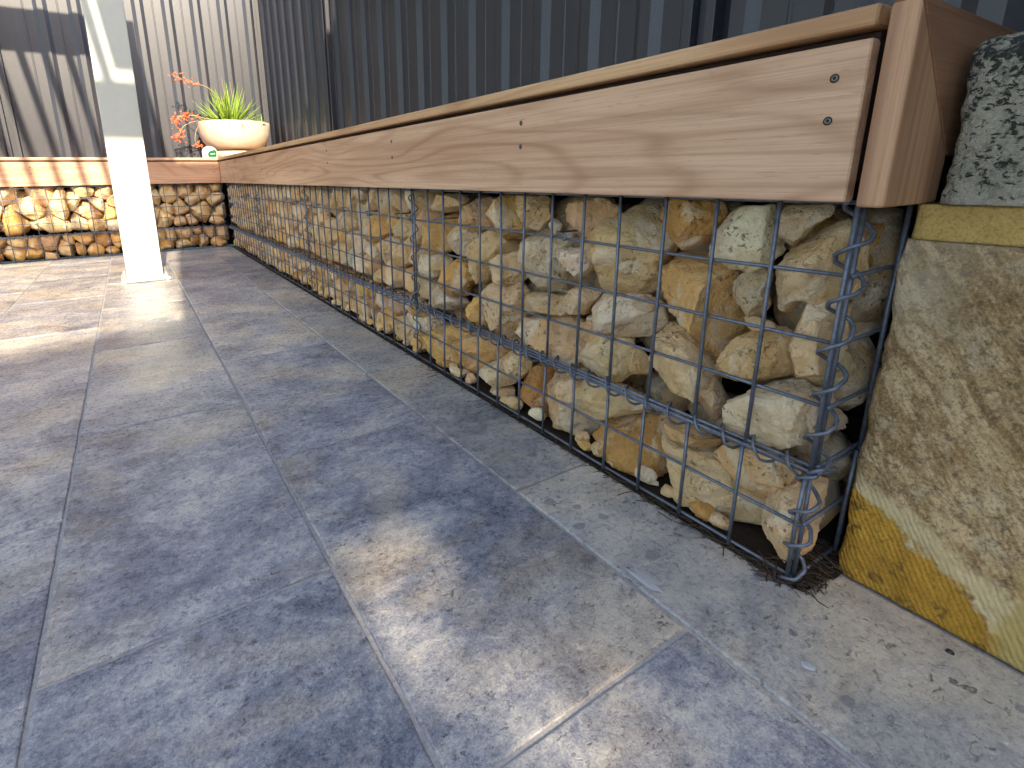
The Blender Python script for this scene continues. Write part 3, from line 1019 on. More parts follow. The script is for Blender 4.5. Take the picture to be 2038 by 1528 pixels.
# back gabions, under the bench along the back fence
for b in range(2):
    x1 = -0.006 if b == 0 else -0.006 - 13 * CELL
    x0 = x1 - 13 * CELL
    lab = ['back gabion of rocks at the inner corner, right behind the cream post',
           'back gabion of sunlit rocks at the far left, under the short bench'][b]
    e = empty('back_gabion_basket', ((x0 + x1) / 2, YB + 0.25, RODB), lab, 'gabion', 'gabion baskets along the back')
    f = empty('back_gabion_base_basket', ((x0 + x1) / 2, YB + 0.25, 0.0),
              ['low bottom gabion of brownish rocks at the inner corner behind the cream post', 'low bottom gabion of brownish rocks at the far left under the sunlit one'][b], 'gabion', 'low gabion baskets along the back')
    al = [-0.031 - CELL * k for k in range(13 * b, 13 * b + 13)]
    panel(e, 'y', YB, al, [RODB + CELL * k for k in range(1, 5)], x1, x0 + 0.002, RODB - 0.004, 0.488, 160 + b)
    panel(f, 'y', YB, [a - 0.004 for a in al], [0.088, 0.006], x1, x0 + 0.002, 0.001, RODB - 0.006, 170 + b)
    for k in range(2):
        wire('edge_rod', [(x1, YB - 0.002, RODB - 0.006 * k), ((x0 + x1) / 2, YB - 0.002, RODB - 0.002 - 0.006 * k), (x0, YB - 0.002, RODB - 0.006 * k)], 0.0024, e)
    helix((x1 - 0.006, YB, RODB - 0.004), (x0 + 0.01, YB, RODB - 0.004), 0.0115, 0.042, 0.0019, e, seed=80 + b, per=8)
    MB().box(x0 + 0.004, x1 - 0.004, YB + 0.20, YB + 0.206, RODB + 0.004, 0.455).build('dark_backing', M['dark_backing'], e)  # same added black backing, darkens the gaps in the back baskets
    MB().box(x0 + 0.004, x1 - 0.004, YB + 0.20, YB + 0.206, 0.002, RODB - 0.004).build('dark_backing', M['dark_backing'], f)
    rubble(e, 'y', YB, x0 + 0.005, x1 - 0.005, RODB + 0.015, 0.465, 230 + b)
    rubble(f, 'y', YB, x0 + 0.005, x1 - 0.005, 0.012, RODB - 0.012, 240 + b)
    R = np.random.RandomState(70 + b)
    for i, P in enumerate(packed(x0, x1, RODB + 0.004, 0.482, 0.16 if b else 0.125, 0.10 if b else 0.085, 450 + b)):
        stone(P, 'y', YB, R.choice([0, 0.004, 0.014]), 7000 + 1000 * b + i, 'ccpctcpocc'[R.randint(10)], e, 36, 14)
    for i, P in enumerate(packed(x0, x1, 0.005, RODB - 0.006, 0.092, 0.066, 470 + b)):
        stone(P, 'y', YB, R.choice([0, 0.004, 0.014]), 7500 + 1000 * b + i, 'cttttoobtc'[R.randint(10)], f, 32, 12)

# ------------------------------------------------------------------ benches
def sl(y):
    return 0.0032 * y


def board_y(mb, x0, x1, y0, y1, z0, z1, b, ny=9):
    """board along y whose height follows the fall of the bench"""
    prof = [(x0 + b, z0), (x1 - b, z0), (x1 - b * .3, z0 + b * .3), (x1, z0 + b), (x1, z1 - b), (x1 - b * .3, z1 - b * .3), (x1 - b, z1), (x0 + b, z1), (x0 + b * .3, z1 - b * .3), (x0, z1 - b), (x0, z0 + b), (x0 + b * .3, z0 + b * .3)]
    n = len(prof)
    vs, fs = [], []
    ys = [y0, y0 + b * 0.5] + [y0 + (y1 - y0) * i / ny for i in range(1, ny)] + [y1 - b * 0.5, y1]
    for i, y in enumerate(ys):
        ins = b * 0.5 if i in (0, len(ys) - 1) else 0
        cxx, czz = (x0 + x1) / 2, (z0 + z1) / 2
        for x, z in prof:
            vs.append((x + math.copysign(ins, cxx - x), y, z + math.copysign(ins, czz - z) + sl(y)))
    for i in range(len(ys) - 1):
        for k in range(n):
            k2 = (k + 1) % n
            fs.append((i * n + k, (i + 1) * n + k, (i + 1) * n + k2, i * n + k2))
    fs.append(tuple(range(n)))
    fs.append(tuple((len(ys) - 1) * n + k for k in range(n - 1, -1, -1)))
    return mb.add(vs, fs)


bench = empty('long_bench', (0.22, 2.0, 0.463), 'long hardwood bench along the right, deep fascia board facing the patio', 'bench')
fas = board_y(MB(), -0.022, -0.004, 0.0045, 4.0, 0.4615, 0.6115, 0.003).build('fascia_board', M['wood_y'], bench, fix=True)
wcap = 0.118
for k in range(4):
    x0 = -0.026 + k * (wcap + 0.005)
    board_y(MB(), x0, x0 + wcap, 0.002, 4.472, 0.6205, 0.6395, 0.004).build('cap_board', M['wood_cap'], bench, fix=True)
# support frame seen as the dark line under the cap
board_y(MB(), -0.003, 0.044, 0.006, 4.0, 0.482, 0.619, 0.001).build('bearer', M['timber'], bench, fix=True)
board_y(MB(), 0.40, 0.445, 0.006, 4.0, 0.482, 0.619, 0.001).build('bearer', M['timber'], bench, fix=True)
# mitred end frame: upright piece and top piece meeting on a 45 degree joint
def prism_y(poly, y0, y1, name, mat, bev=0.0025):
    bm = bmesh.new()
    v0 = [bm.verts.new((x, y0, z)) for x, z in poly]
    v1 = [bm.verts.new((x, y1, z)) for x, z in poly]
    n = len(poly)
    bm.faces.new(v0)
    bm.faces.new(v1[::-1])
    for i in range(n):
        bm.faces.new((v0[i], v1[i], v1[(i + 1) % n], v0[(i + 1) % n]))
    bmesh.ops.recalc_face_normals(bm, faces=bm.faces)
    if bev:
        bmesh.ops.bevel(bm, geom=bm.edges[:], offset=bev, segments=3, profile=0.5, affect='EDGES')
    bm.verts.index_update()
    mb = MB()
    mb.add([v.co for v in bm.verts], [[v.index for v in q.verts] for q in bm.faces])
    bm.free()
    return mb.build(name, mat, bench)


prism_y([(-0.0245, 0.4575), (0.108, 0.4575), (0.1085, 0.505), (-0.0245, 0.638)], -0.0285, -0.0055, 'end_upright_board', M['wood_z'], 0.0035)
prism_y([(0.1105, 0.506), (0.47, 0.506), (0.47, 0.6385), (-0.0215, 0.6385)], -0.0280, -0.0060, 'end_top_board', M['wood_end'], 0.0012)


def screw_x(parent, y, z, x, r=0.0033):
    mb = MB()
    n = 14
    prof = [(r * 1.0, 0.0002), (r * 0.93, -0.0006), (r * 0.45, -0.0008), (r * 0.40, 0.0006), (0.0002, 0.0008)]
    vs = [(x + d, y + rr * math.cos(2 * math.pi * k / n), z + rr * math.sin(2 * math.pi * k / n)) for rr, d in prof for k in range(n)]
    fs = [(i * n + k, (i + 1) * n + k, (i + 1) * n + (k + 1) % n, i * n + (k + 1) % n) for i in range(len(prof) - 1) for k in range(n)]
    hb = MB()
    hv = [(x - 0.0004, y + rr * math.cos(2 * math.pi * k / n), z + rr * math.sin(2 * math.pi * k / n)) for rr in (r * 1.28, 0.0001) for k in range(n)]
    hf = [(k, n + k, n + (k + 1) % n, (k + 1) % n) for k in range(n)]
    s = mb.add(vs, fs).build('screw', M['screw'], parent, True, True)
    hb.add(hv, hf).build('screw_recess', M['screw_hole'], s, False, True)


for yy in (0.031, 0.514, 1.045, 1.569, 2.09, 2.61, 3.13, 3.65):
    for zz in (0.5800, 0.5405):
        screw_x(bench, yy, zz + sl(yy), -0.0222)

bench2 = empty('back_bench', (-1.3, 4.25, 0.475), 'short hardwood bench along the back fence behind the cream post', 'bench')
MB().box(-2.6, -0.0235, 4.000, 4.018, 0.475, 0.6243, 0.003).build('fascia_board', M['wood_x'], bench2)
for k in range(4):
    yy = 3.996 + k * (wcap + 0.005)
    MB().box(-2.6, -0.0275, yy, yy + wcap, 0.633, 0.652, 0.004).build('cap_board', M['wood_x'], bench2)
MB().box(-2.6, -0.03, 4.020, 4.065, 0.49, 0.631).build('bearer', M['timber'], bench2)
for xx in (-0.062, -0.60, -1.13, -1.66):
    for zz in (0.592, 0.553):
        n = 10
        s = MB()
        s.add([(xx + 0.0042 * math.cos(2 * math.pi * k / n), 3.9994, zz + 0.0042 * math.sin(2 * math.pi * k / n)) for k in range(n)] + [(xx, 3.9998, zz)], [(k, (k + 1) % n, n) for k in range(n)]).build('screw', M['screw'], bench2, False, True)

# ------------------------------------------------------------------ limestone wall
wall = empty('limestone_wall', (0.25, -0.6, 0.0), 'weathered limestone block wall beside the near end of the gabions', 'wall')


def block(name, y0, y1, z0, z1, x0, mat, seed, amp, step=0.004, cut=None, depth=0.36, over=0.0):
    """block with a rough, uneven visible face towards -x and a rounded broken left end"""
    # the face runs over the -x side and round onto the +y end
    ny, nz = int((y1 - y0) / step), int((z1 - z0) / step)
    na = int(0.06 / step)
    P = []
    rc = 0.006
    for j in range(nz + 1):
        z = z0 + (z1 - z0) * j / nz
        for i in range(ny + 1):
            P.append((x0, y0 + (y1 - y0) * i / ny, z, -1, 0))
        for i in range(1, na + 1):
            P.append((x0 + 0.06 * i / na, y1, z, 0, 1))
    P = np.array(P)
    q = P[:, :3] + seed * 3.1
    d = amp * (1.0 * fbm(q * 22, 4, 0.55) + 0.5 * fbm(q * 75, 3))
    pit = np.maximum(0, fbm(q * 60 + 4, 2) - 0.18)
    d = d - pit * amp * 2.0
    # broken arris at the left edge
    ed = np.exp(-((P[:, 1] - y1) / 0.008) ** 2) * np.exp(-((P[:, 0] - x0) / 0.008) ** 2)
    wig = 0.004 * fbm(np.stack([P[:, 2] * 18 + seed, P[:, 2] * 0 + 1.5, P[:, 2] * 0], 1), 3)
    X = P[:, 0] - P[:, 3] * 0 + np.where(P[:, 3] < 0, -d, 0) + ed * 0.004
    Y = P[:, 1] + np.where(P[:, 4] > 0, d, 0) - ed * 0.004 + np.exp(-np.abs(P[:, 1] - y1) / 0.03) * wig
    Z = P[:, 2]
    if over:      # rounded worn top arris
        tt = np.maximum(0, (Z - (z1 - over)) / over)
        X = X + over * 0.8 * (1 - np.sqrt(np.maximum(0, 1 - tt ** 2 * 0.98)))
        Z = Z + 0.004 * fbm(np.stack([P[:, 1] * 30 + seed, P[:, 1] * 0, P[:, 1] * 0 + .5], 1), 3) * tt
    m = ny + 1 + na
    vs = list(zip(X, Y, Z))
    fs = [(j * m + i, (j + 1) * m + i, (j + 1) * m + i + 1, j * m + i + 1) for j in range(nz) for i in range(m - 1)]
    n = len(vs)
    # body behind the face
    top, bot = nz * m, 0
    back = [(x0 + depth, y0, z0), (x0 + depth, y0, z1), (x0 + depth, y1, z0), (x0 + depth, y1, z1)]
    vs += back
    fs.append(tuple([bot + i for i in range(m)] + [n + 2, n + 0]))
    fs.append(tuple([top + i for i in range(m - 1, -1, -1)] + [n + 1, n + 3]))
    fs.append(tuple([j * m + m - 1 for j in range(nz + 1)] + [n + 3, n + 2]))
    fs.append(tuple([j * m for j in range(nz, -1, -1)] + [n + 0, n + 1]))
    fs.append((n + 0, n + 2, n + 3, n + 1))
    a = np.array(vs)
    o = np.array([0, 0, z0 if mat is not M['lime_low'] else 0.0])
    return mesh_obj(name, a - o, fs, mat, wall, Vector(o), True)


block('limestone_block', -0.36, -0.017, 0.0, 0.420, 0.070, M['lime_low'], 1.0, 0.0028, 0.003)
block('limestone_block', -1.2, -0.372, 0.0, 0.420, 0.071, M['lime_low'], 2.0, 0.0028, 0.012)
block('mortar_bed', -1.2, -0.020, 0.421, 0.457, 0.0735, M['lime_mortar'], 3.0, 0.0013, 0.003)
block('limestone_block', -0.50, -0.042, 0.458, 0.612, 0.066, M['lime_top'], 4.0, 0.0045, 0.003, over=0.03)
block('limestone_block', -1.2, -0.512, 0.458, 0.612, 0.068, M['lime_top'], 5.0, 0.0045, 0.012, over=0.03)
MB().box(0.08, 0.42, -0.372, -0.36, 0.0, 0.42).build('mortar_joint', M['lime_mortar'], wall)
o = board = None

# ------------------------------------------------------------------ fences
PER = 0.1935


def sheet(parent, axis, plane, a0, n, z0, z1, sgn=-1):
    """profiled steel sheet of n ribs; ribs stand out towards the patio"""
    prof = []
    for k in range(n):
        s = k * PER
        prof += [(s, 0), (s + 0.052, 0), (s + 0.055, 0.0022), (s + 0.060, 0.0022), (s + 0.063, 0), (s + 0.114, 0), (s + 0.138, 0.0150), (s + 0.1695, 0.0150)]
    prof.append((n * PER, 0.0))
    vs, fs = [], []
    for (s, d) in prof:
        for z in (z0, z1):
            vs.append((plane - d, a0 + s, z) if axis == 'x' else (a0 + s, plane - d, z))
    for i in range(len(prof) - 1):
        q = (2 * i, 2 * i + 2, 2 * i + 3, 2 * i + 1)
        fs.append(q if axis == 'y' else q[::-1])
    o = mesh_obj('fence_sheet', vs, fs, M['fence'], parent)
    md = o.modifiers.new('thickness', 'SOLIDIFY')
    md.thickness = 0.0008
    md.offset = -1
    return o


def fpost(parent, axis, plane, a, w, z1, prof_d=0.034):
    """steel channel post: two lips and a recessed web"""
    mb = MB()
    for (s0, s1, d0, d1) in ((0, w * 0.30, -prof_d, 0.01), (w * 0.30, w * 0.70, -prof_d * 0.35, 0.01), (w * 0.70, w, -prof_d, 0.01)):
        if axis == 'x':
            mb.box(plane + d0, plane + d1, a + s0 + 0.0005, a + s1 - 0.0005, -0.05, z1, 0.0018)
        else:
            mb.box(a + s0 + 0.0005, a + s1 - 0.0005, plane + d0, plane + d1, -0.05, z1, 0.0018)
    return mb.build('fence_post', M['fence'], parent)


FH = 1.95
fr = empty('side_fence', (0.5, 2.0, -0.05), 'dark ribbed steel fence in shade behind the long bench', 'fence')
fb = empty('back_fence', (-1.2, 4.5, -0.05), 'sunlit ribbed steel fence behind the back bench and planter', 'fence')
posts_y = [-1.87, 0.49, 2.86, 4.43]
for yy in posts_y[:-1]:
    fpost(fr, 'x', 0.5, yy, 0.075, FH + 0.01)
# sheets between the posts; rib edges fall as in the photograph
for k in range(-1, 2):
    y0 = posts_y[k + 1] + 0.045
    y1 = posts_y[k + 2]
    L = y1 - y0 + 0.05
    n = int(L / PER)
    nn = 0
    y = y0 - 0.005
    while nn < n:
        c = min(4, n - nn)
        sheet(fr, 'x', 0.5, y, c, -0.04, FH)
        y += c * PER
        nn += c
    if y1 - y > 0.02:
        MB().box(0.4985, 0.5, y, y1 + 0.02, -0.04, FH).build('fence_sheet', M['fence'], fr)
MB().box(0.478, 0.53, -1.9, 4.46, FH, FH + 0.04, 0.004).build('fence_rail', M['fence'], fr)
fpost(fb, 'y', 4.5, -1.285, 0.075, FH + 0.01)
fpost(fb, 'y', 4.5, 0.435, 0.075, FH + 0.01)
fpost(fb, 'y', 4.5, -3.62, 0.075, FH + 0.01)
x = 0.455
for (xe, xs_) in ((0.445, -1.21), (-1.275, -3.55)):
    x = xe
    while x - PER > xs_ - 0.05:
        c = min(4, int((x - xs_ + 0.06) / PER))
        if c < 1:
            break
        sheet(fb, 'y', 4.5, x - c * PER, c, -0.04, FH)
        x -= c * PER
    if x - xs_ > 0.02:
        MB().box(xs_ - 0.02, x, 4.5, 4.5015, -0.04, FH).build('fence_sheet', M['fence'], fb)
MB().box(-3.65, 0.477, 4.47, 4.53, FH, FH + 0.04, 0.004).build('fence_rail', M['fence'], fb)

# ------------------------------------------------------------------ pergola: the cream post and what it carries
pg = empty('pergola', (-0.615, 2.88, 0.0), 'cream powder coated pergola post bolted to the paving, carrying a slatted roof', 'pergola')
PX0, PX1, PY0, PY1 = -0.6935, -0.5315, 2.80, 2.962
LEAN = 0.011
mb = MB().box(PX0, PX1, PY0, PY1, 0.014, 2.32, 0.0035)
mb.v = [(v[0] + LEAN * v[2], v[1], v[2]) for v in mb.v]
post = mb.build('post', M['post'], pg)
MB().box(PX0 - 0.028, PX1 + 0.030, PY0 - 0.042, PY1 + 0.05, 0.003, 0.0145, 0.0015).build('base_plate', M['post'], post)
for bx in (PX0 - 0.012, PX1 + 0.016):
    for by in (PY0 - 0.018, PY0 + 0.08, PY1 + 0.030):
        m2 = MB()
        m2.lathe([(0.014, 0.0146), (0.014, 0.0175), (0.0105, 0.0176), (0.0105, 0.0275), (0.0065, 0.0276), (0.0065, 0.036)], bx, by, 8)
        m2.build('anchor_bolt', M['bolt'], post)
for bx in (PX0 - 0.014, PX1 + 0.016):
    MB().lathe([(0.009, 0.0002), (0.009, 0.004)], bx, PY0 - 0.034, 8).build('levelling_nut', M['bolt'], post)
BZ0, BZ1 = 2.325, 2.56
MB().box(-4.5, -0.515, 2.85, 2.91, BZ0, BZ1, 0.002).build('beam', M['post'], pg)
NB = -0.62
MB().box(-4.5, -0.70, NB, NB + 0.06, 2.705, 2.94, 0.002).build('beam', M['post'], pg)
MB().box(-4.5, -4.34, 2.80, 2.96, 0.0, 2.32, 0.003).build('post', M['post'], pg)
MB().box(-4.5, -4.34, NB - 0.05, NB + 0.11, 0.0, 2.70, 0.003).build('post', M['post'], pg)
k = 0
xx = -0.572
while xx > -4.4:
    z0n, z0f = 2.72, 2.44
    v = [(xx, NB + 0.062, z0n), (xx + 0.036, NB + 0.062, z0n), (xx + 0.036, NB + 0.062, z0n + 0.09), (xx, NB + 0.062, z0n + 0.09),
         (xx, 2.848, z0f), (xx + 0.036, 2.848, z0f), (xx + 0.036, 2.848, z0f + 0.09), (xx, 2.848, z0f + 0.09)]
    MB().add(v, [(0, 1, 2, 3), (7, 6, 5, 4), (0, 4, 5, 1), (1, 5, 6, 2), (2, 6, 7, 3), (3, 7, 4, 0)]).build('rafter', M['post'], pg, fix=True)
    xx -= 0.1365
MB().box(-0.80, -0.60, -0.26, 1.15, 2.80, 2.812).build('post_shade_sheet', M['post'], pg)  # unseen sheet added to shade the upper part of the cream post
# unseen added blind hung beside the pergola, behind the camera to shade the right side
bl = empty('sun_blocker', (0.0, NB, 0.70), 'unseen added sun blind hung between the pergola and the side fence', 'blocker')
MB().box(-0.682, 0.44, NB, NB + 0.012, 0.74, 3.25).build('blocker_sheet', M['blocker'], bl)
MB().tube([(-0.70, NB + 0.006, 3.29), (0.46, NB + 0.006, 3.29)], 0.05, 12).build('blocker_roller', M['post'], bl)
MB().box(-0.682, 0.44, NB - 0.01, NB + 0.022, 0.70, 0.74).build('blocker_rail', M['post'], bl)
MB().box(0.445, 0.475, NB - 0.02, NB + 0.03, 0.64, 3.34).build('blocker_post', M['post'], bl)

# ------------------------------------------------------------------ planter, plant and tag
PXC, PYC, PZ = 0.155, 4.245, 0.6540
bowl = empty('bowl_planter', (PXC, PYC, PZ), 'cream concrete bowl planter on its saucer, standing on the bench corner', 'planter')
MB().lathe([(0.165, PZ), (0.185, PZ + 0.012), (0.190, PZ + 0.050), (0.184, PZ + 0.052), (0.178, PZ + 0.030), (0.05, PZ + 0.028)], PXC, PYC, 48).build('saucer', M['bowl'], bowl, True)
prof = [(0.13, PZ + 0.054), (0.165, PZ + 0.060), (0.205, PZ + 0.085), (0.235, PZ + 0.125), (0.254, PZ + 0.175), (0.262, PZ + 0.225), (0.264, PZ + 0.252), (0.262, PZ + 0.262), (0.254, PZ + 0.265), (0.244, PZ + 0.262), (0.240, PZ + 0.235)]
MB().lathe(prof, PXC, PYC, 56).build('bowl', M['bowl'], bowl, True)
ns = 40
sv = [(PXC + r * math.cos(2 * math.pi * k / ns), PYC + r * math.sin(2 * math.pi * k / ns), PZ + 0.242 + 0.012 * (1 - r / 0.24)) for r in (0.2405, 0.12, 0.001) for k in range(ns)]
MB().add(sv, [(i * ns + k, i * ns + (k + 1) % ns, (i + 1) * ns + (k + 1) % ns, (i + 1) * ns + k) for i in range(2) for k in range(ns)]).build('soil', M['soil'], bowl)

pl = empty('succulent_plant', (PXC, PYC, PZ + 0.245), 'spiky green succulent with orange flower stalks growing in the cream bowl', 'plant')


def leaf(base, az, tilt, L, w, curl, mat, r):
    n = 7
    vs, fs = [], []
    d = Vector((math.cos(az), math.sin(az), 0))
    sdv = Vector((-math.sin(az), math.cos(az), 0))
    p = Vector(base)
    ang = tilt
    for i in range(n):
        t = i / (n - 1)
        ww = w * (1 - t) ** 0.8 * (0.8 + 0.5 * math.sin(min(1, t * 2.2) * math.pi * 0.5)) + 0.0004
        tdir = d * math.cos(ang) + Vector((0, 0, 1)) * math.sin(ang)
        nrm = -d * math.sin(ang) + Vector((0, 0, 1)) * math.cos(ang)
        vs += [p - sdv * ww + nrm * ww * 0.45, p - nrm * ww * 0.35, p + sdv * ww + nrm * ww * 0.45, p + nrm * ww * 0.12]
        p = p + tdir * (L / (n - 1))
        ang += curl / (n - 1)
    for i in range(n - 1):
        for k in range(4):
            k2 = (k + 1) % 4
            fs.append((i * 4 + k, i * 4 + k2, (i + 1) * 4 + k2, (i + 1) * 4 + k))
    fs.append((3, 2, 1, 0))
    MB().add(vs, fs).build('leaf', mat, pl, True, True)


R = random.Random(3)
zl = PZ + 0.235
for k in range(120):
    t = k / 120
    az = k * 2.39996
    cxx, cyy = PXC - 0.035 + R.gauss(0, 0.02), PYC - 0.02 + R.gauss(0, 0.02)
    tilt = math.radians(8 + 72 * (t ** 0.8)) + R.gauss(0, 0.1)
    L = R.uniform(0.19, 0.29) * (0.8 + 0.35 * t)
    leaf((cxx + 0.06 * (1 - t) * math.cos(az), cyy + 0.06 * (1 - t) * math.sin(az), zl + 0.02 * t), az, tilt, L, R.uniform(0.0065, 0.0100), R.uniform(-0.15, 0.35), M['leaf'], R)
for k in range(42):      # lower rosette of small rounded leaves on the right
    az = R.uniform(0, 6.28)
    leaf((PXC + 0.14 + R.gauss(0, 0.035), PYC - 0.09 + R.gauss(0, 0.04), zl), az, R.uniform(0.5, 1.4), R.uniform(0.05, 0.10), R.uniform(0.007, 0.011), 0.3, M['leaf2'] if k % 3 else M['leaf'], R)
for k in range(5):
    az = -1.5 + R.gauss(0, 0.5)
    leaf((PXC - 0.05 + 0.02 * k, PYC - 0.19, zl + 0.03), az, 0.1, 0.12, 0.006, -1.7, M['leaf2'], R)


def stalk(pts, r, flow, seed, nfl):
    pts = [Vector(p) for p in pts]
    # smooth the polyline
    fine = []
    for i in range(len(pts) - 1):
        p0, p1, p2, p3 = pts[max(i - 1, 0)], pts[i], pts[i + 1], pts[min(i + 2, len(pts) - 1)]
        for j in range(6):
            t = j / 6
            fine.append(0.5 * ((2 * p1) + (p2 - p0) * t + (2 * p0 - 5 * p1 + 4 * p2 - p3) * t * t + (3 * p1 - p0 - 3 * p2 + p3) * t ** 3))
    fine.append(pts[-1])
    s = MB().tube(fine, [r * (1 - 0.5 * i / len(fine)) for i in range(len(fine))], 5).build('flower_stalk', M['stalk'], pl, True)
    Q = random.Random(seed)
    mb = MB()
    for k in range(nfl):
        t = flow + (1 - flow) * (k / nfl)
        c = fine[min(len(fine) - 1, int(t * (len(fine) - 1)))] + Vector((Q.gauss(0, 0.018), Q.gauss(0, 0.018), Q.gauss(0, 0.016)))
        dv = Vector((Q.gauss(0, 1), Q.gauss(0, 1), Q.gauss(0, 1) - 0.4)).normalized()
        Lf, w = Q.uniform(0.014, 0.024), Q.uniform(0.0035, 0.006)
        mb.tube([c, c + dv * Lf * 0.45, c + dv * Lf], [w * 0.5, w, w * 0.35], 5)
    mb.build('flower_cluster', M['flower'], s, True)['kind'] = 'stuff'


stalk([(PXC - 0.05, PYC - 0.03, zl + 0.05), (PXC - 0.08, PYC - 0.05, zl + 0.17), (PXC - 0.16, PYC - 0.06, zl + 0.265), (PXC - 0.26, PYC - 0.06, zl + 0.29), (PXC - 0.33, PYC - 0.05, zl + 0.315), (PXC - 0.39, PYC - 0.05, zl + 0.345)], 0.0035, 0.55, 1, 34)
stalk([(PXC - 0.08, PYC - 0.05, zl + 0.04), (PXC - 0.20, PYC - 0.09, zl + 0.045), (PXC - 0.30, PYC - 0.10, zl + 0.065), (PXC - 0.38, PYC - 0.10, zl + 0.05), (PXC - 0.43, PYC - 0.10, zl + 0.0)], 0.0055, 0.52, 2, 70)
stalk([(PXC - 0.08, PYC - 0.03, zl + 0.03), (PXC - 0.26, PYC - 0.06, zl + 0.03), (PXC - 0.36, PYC - 0.08, zl - 0.01), (PXC - 0.40, PYC - 0.08, zl - 0.075), (PXC - 0.42, PYC - 0.08, zl - 0.10)], 0.004, 0.62, 3, 42)
stalk([(PXC - 0.10, PYC - 0.03, zl + 0.02), (PXC - 0.25, PYC - 0.04, zl + 0.0), (PXC - 0.295, PYC - 0.06, zl - 0.10), (PXC - 0.275, PYC - 0.06, zl - 0.155)], 0.003, 0.82, 4, 20)
for dx, hh in ((-0.045, 0.36), (0.01, 0.33)):
    MB().tube([(PXC + dx, PYC, zl), (PXC + dx + 0.005, PYC, zl + hh * 0.6), (PXC + dx - 0.005, PYC, zl + hh)], [0.0022, 0.0016, 0.0008], 5).build('dry_stem', M['stalk'], pl, True)

tg = empty('plant_tag', (-0.062, 4.10, 0.6525), 'white plastic plant tag with green print leaning against the saucer', 'tag')
n = 14
arc = [(0.052 * math.cos(math.pi * k / n), 0.042 + 0.045 * math.sin(math.pi * k / n)) for k in range(n + 1)]
out = [(-0.052, 0.0), (0.052, 0.0)] + arc
tilt = 0.18
vs = [(-0.062 + a, 4.10 + tilt * b + dd, 0.6528 + b) for dd in (0, 0.0015) for a, b in out]
m = len(out)
MB().add(vs, [tuple(range(m)), tuple(range(2 * m - 1, m - 1, -1))] + [(i, m + i, m + (i + 1) % m, (i + 1) % m) for i in range(m)]).build('card', M['tag_white'], tg, fix=True)
g2 = [(-0.012, 0.008), (0.045, 0.008), (0.048, 0.045), (0.040, 0.062), (0.0, 0.050), (-0.014, 0.030)]
MB().add([(-0.062 + a, 4.10 + tilt * b - 0.0008, 0.6528 + b) for a, b in g2], [tuple(range(len(g2)))]).build('green_print', M['tag_green'], tg)
MB().add([(-0.062 + a, 4.10 + tilt * b - 0.0014, 0.6528 + b) for a, b in ((0.004, 0.026), (0.036, 0.030), (0.036, 0.036), (0.004, 0.032))], [(0, 1, 2, 3)]).build('white_print', M['tag_white'], tg)

# ------------------------------------------------------------------ litter along the foot of the gabions
R = random.Random(12)
mb = MB()
for k in range(760):
    if k < 240:
        yy = R.uniform(-0.03, 0.03)
        xx = R.uniform(-0.008, 0.11)
        z = R.uniform(-0.002, 0.010)
    else:
        yy = R.random() ** 2 * 3.9
        xx = R.gauss(-0.003, 0.007)
        z = R.uniform(-0.002, 0.003)
    az = R.uniform(0, 6.28) if k % 2 else math.pi / 2 + R.gauss(0, 0.5)
    L = R.uniform(0.006, 0.03)
    d = Vector((math.cos(az), math.sin(az), R.gauss(0, 0.15))) * L
    p = Vector((xx, yy, max(0.001, z)))
    q = p + d * 0.5 + Vector((R.gauss(0, .002), R.gauss(0, .002), R.uniform(0, .003)))
    e2 = p + d
    e2.z = max(e2.z, 0.0008)
    mb.tube([p, q, e2], R.uniform(0.0004, 0.0010), 4)
o = mesh_obj('leaf_litter', mb.v, mb.f, M['litter'])
tag(o, 'dry twigs and leaf litter caught along the foot of the gabions', 'litter', kind='stuff')
# bed of dirt under the near corner
dv, df = [], []
nx, ny = 24, 120
for j in range(ny + 1):
    for i in range(nx + 1):
        a, b = -0.0035 + 0.32 * i / nx, -0.026 + 4.05 * j / ny
        dv.append((a, b, -0.002 + 0.003 * float(fbm(np.array([[a * 60, b * 60, 0.3]]), 3)[0])))
df = [(j * (nx + 1) + i, j * (nx + 1) + i + 1, (j + 1) * (nx + 1) + i + 1, (j + 1) * (nx + 1) + i) for j in range(ny) for i in range(nx)]
o = mesh_obj('dirt', dv, df, M['soil'], None, (0, 0, 0), True)
tag(o, 'dark dirt under the gabions and in the gap beside the limestone wall', 'dirt', kind='structure')

# ------------------------------------------------------------------ unseen hedge added behind the camera: shades near paving, gaps cut for sun spots
HY = -6.0
SUN_GAPS = [(-0.412, 0.215, 0.026, 0.065), (-0.335, 0.015, 0.042, 0.045), (-0.365, 0.32, -0.005, 0.01)]  # ellipses on the paving; leaves sunward of them are left out for sun spots
hd = empty('shade_hedge', (-2.0, HY, -0.07), 'unseen tall foliage added behind the patio for shade, holes shaped for spots of sun', 'hedge')
H = np.random.RandomState(9)
N = 190000
yy = H.uniform(HY - 0.45, HY + 0.45, N)
xx = H.uniform(-7.5, 3.0, N)
top = 4.65 + 0.2 * gnoise(np.stack([xx * 1.2, xx * 0, xx * 0 + 3.3], 1)) * 2 + (yy - HY) * -TE
zz = H.uniform(-0.05, 1, N) * top
fx, fy = xx + KX * zz / TE, yy + zz / TE
keep = zz > -0.05
for (gx, gy, ra, rb) in SUN_GAPS:
    keep &= (H.uniform(size=N) < 0.05) | (((fx - gx) / (ra + 0.035)) ** 2 + ((fy - gy) / (rb + 0.06)) ** 2 > 1)
xx, yy, zz = xx[keep], yy[keep], zz[keep]
n = len(xx)
a = H.normal(size=(n, 3))
a /= np.linalg.norm(a, axis=1)[:, None]
b = np.cross(a, H.normal(size=(n, 3)))
b /= np.linalg.norm(b, axis=1)[:, None]
s = H.uniform(0.028, 0.046, n)[:, None]
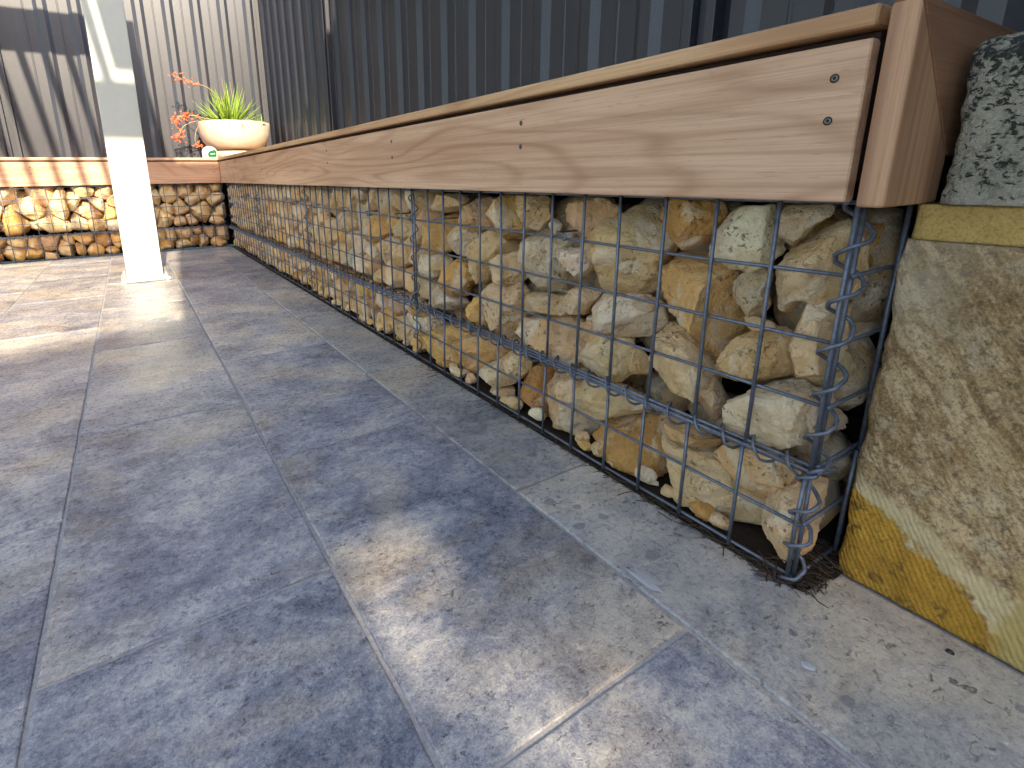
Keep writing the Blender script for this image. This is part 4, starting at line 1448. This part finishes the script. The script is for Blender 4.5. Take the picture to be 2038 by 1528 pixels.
P0 = np.stack([xx, yy, zz], 1)
vs = np.concatenate([P0 - a * s * 1.2, P0 + b * s * 0.7, P0 + a * s * 1.2, P0 - b * s * 0.7])
fs = [(i, n + i, 2 * n + i, 3 * n + i) for i in range(n)]
me = bpy.data.meshes.new('foliage')
me.from_pydata(vs.tolist(), [], fs)
me.materials.append(M['hedge'])
o = bpy.data.objects.new('foliage', me)
col.objects.link(o)
adopt(o, hd)
for k in range(9):
    x = -6.6 + k * 1.1
    MB().tube([(x, HY, -0.07), (x + 0.05, HY + 0.03, 1.5), (x - 0.04, HY, 4.1)], [0.06, 0.045, 0.015], 7).build('stem', M['bark'], hd)

# ------------------------------------------------------------------ trees added beyond the back fence (out of frame; darken the side fence's reflections)
def add_dark_tree(x, y, h, rad, seed, label):
    e = empty('added_tree', (x, y, -0.07), label, 'tree', 'added trees beyond the back fence')
    Q = np.random.RandomState(seed)
    MB().tube([(x, y, -0.07), (x + 0.1, y, h * 0.3), (x - 0.05, y + 0.1, h * 0.62)], [0.16, 0.12, 0.05], 9).build('trunk', M['bark'], e, True)
    for k in range(5):
        w = k * 1.26 + Q.uniform(-.3, .3)
        MB().tube([(x, y, h * 0.33), (x + 0.5 * rad * math.cos(w), y + 0.5 * rad * math.sin(w), h * 0.58)], [0.06, 0.02], 6).build('limb', M['bark'], e, True)
    n = 15000
    cl = Q.normal(size=(46, 3))
    cl /= np.linalg.norm(cl, axis=1)[:, None]
    cl = cl * np.array([rad, rad, h * 0.36]) * Q.uniform(0.45, 0.95, 46)[:, None] + np.array([x, y, h * 0.62])
    P = cl[Q.randint(46, size=n)] + Q.normal(size=(n, 3)) * 0.24 * rad * np.array([1, 1, 0.8])
    P[:, 2] = np.maximum(P[:, 2], 0.5)
    a = Q.normal(size=(n, 3))
    a /= np.linalg.norm(a, axis=1)[:, None]
    b = np.cross(a, Q.normal(size=(n, 3)))
    b /= np.linalg.norm(b, axis=1)[:, None]
    s = Q.uniform(0.06, 0.12, n)[:, None]
    vs = np.concatenate([P - a * s, P + b * s * 0.6, P + a * s, P - b * s * 0.6])
    mesh_obj('crown', vs.tolist(), [(i, n + i, 2 * n + i, 3 * n + i) for i in range(n)], M['hedge'], e)


for k, (x, y, h, rad, lb) in enumerate([(-1.0, 7.2, 6.4, 1.9, 'added unseen tree beyond the back fence, right behind the post'), (-4.1, 7.6, 7.4, 2.2, 'added unseen tree beyond the back fence, second to the left'), (-7.6, 7.4, 7.0, 2.2, 'added unseen tree beyond the back fence, third to the left'), (-11.2, 7.2, 7.6, 2.4, 'added unseen tree beyond the back fence, at the far left')]):
    add_dark_tree(x, y, h, rad, 60 + k, lb)
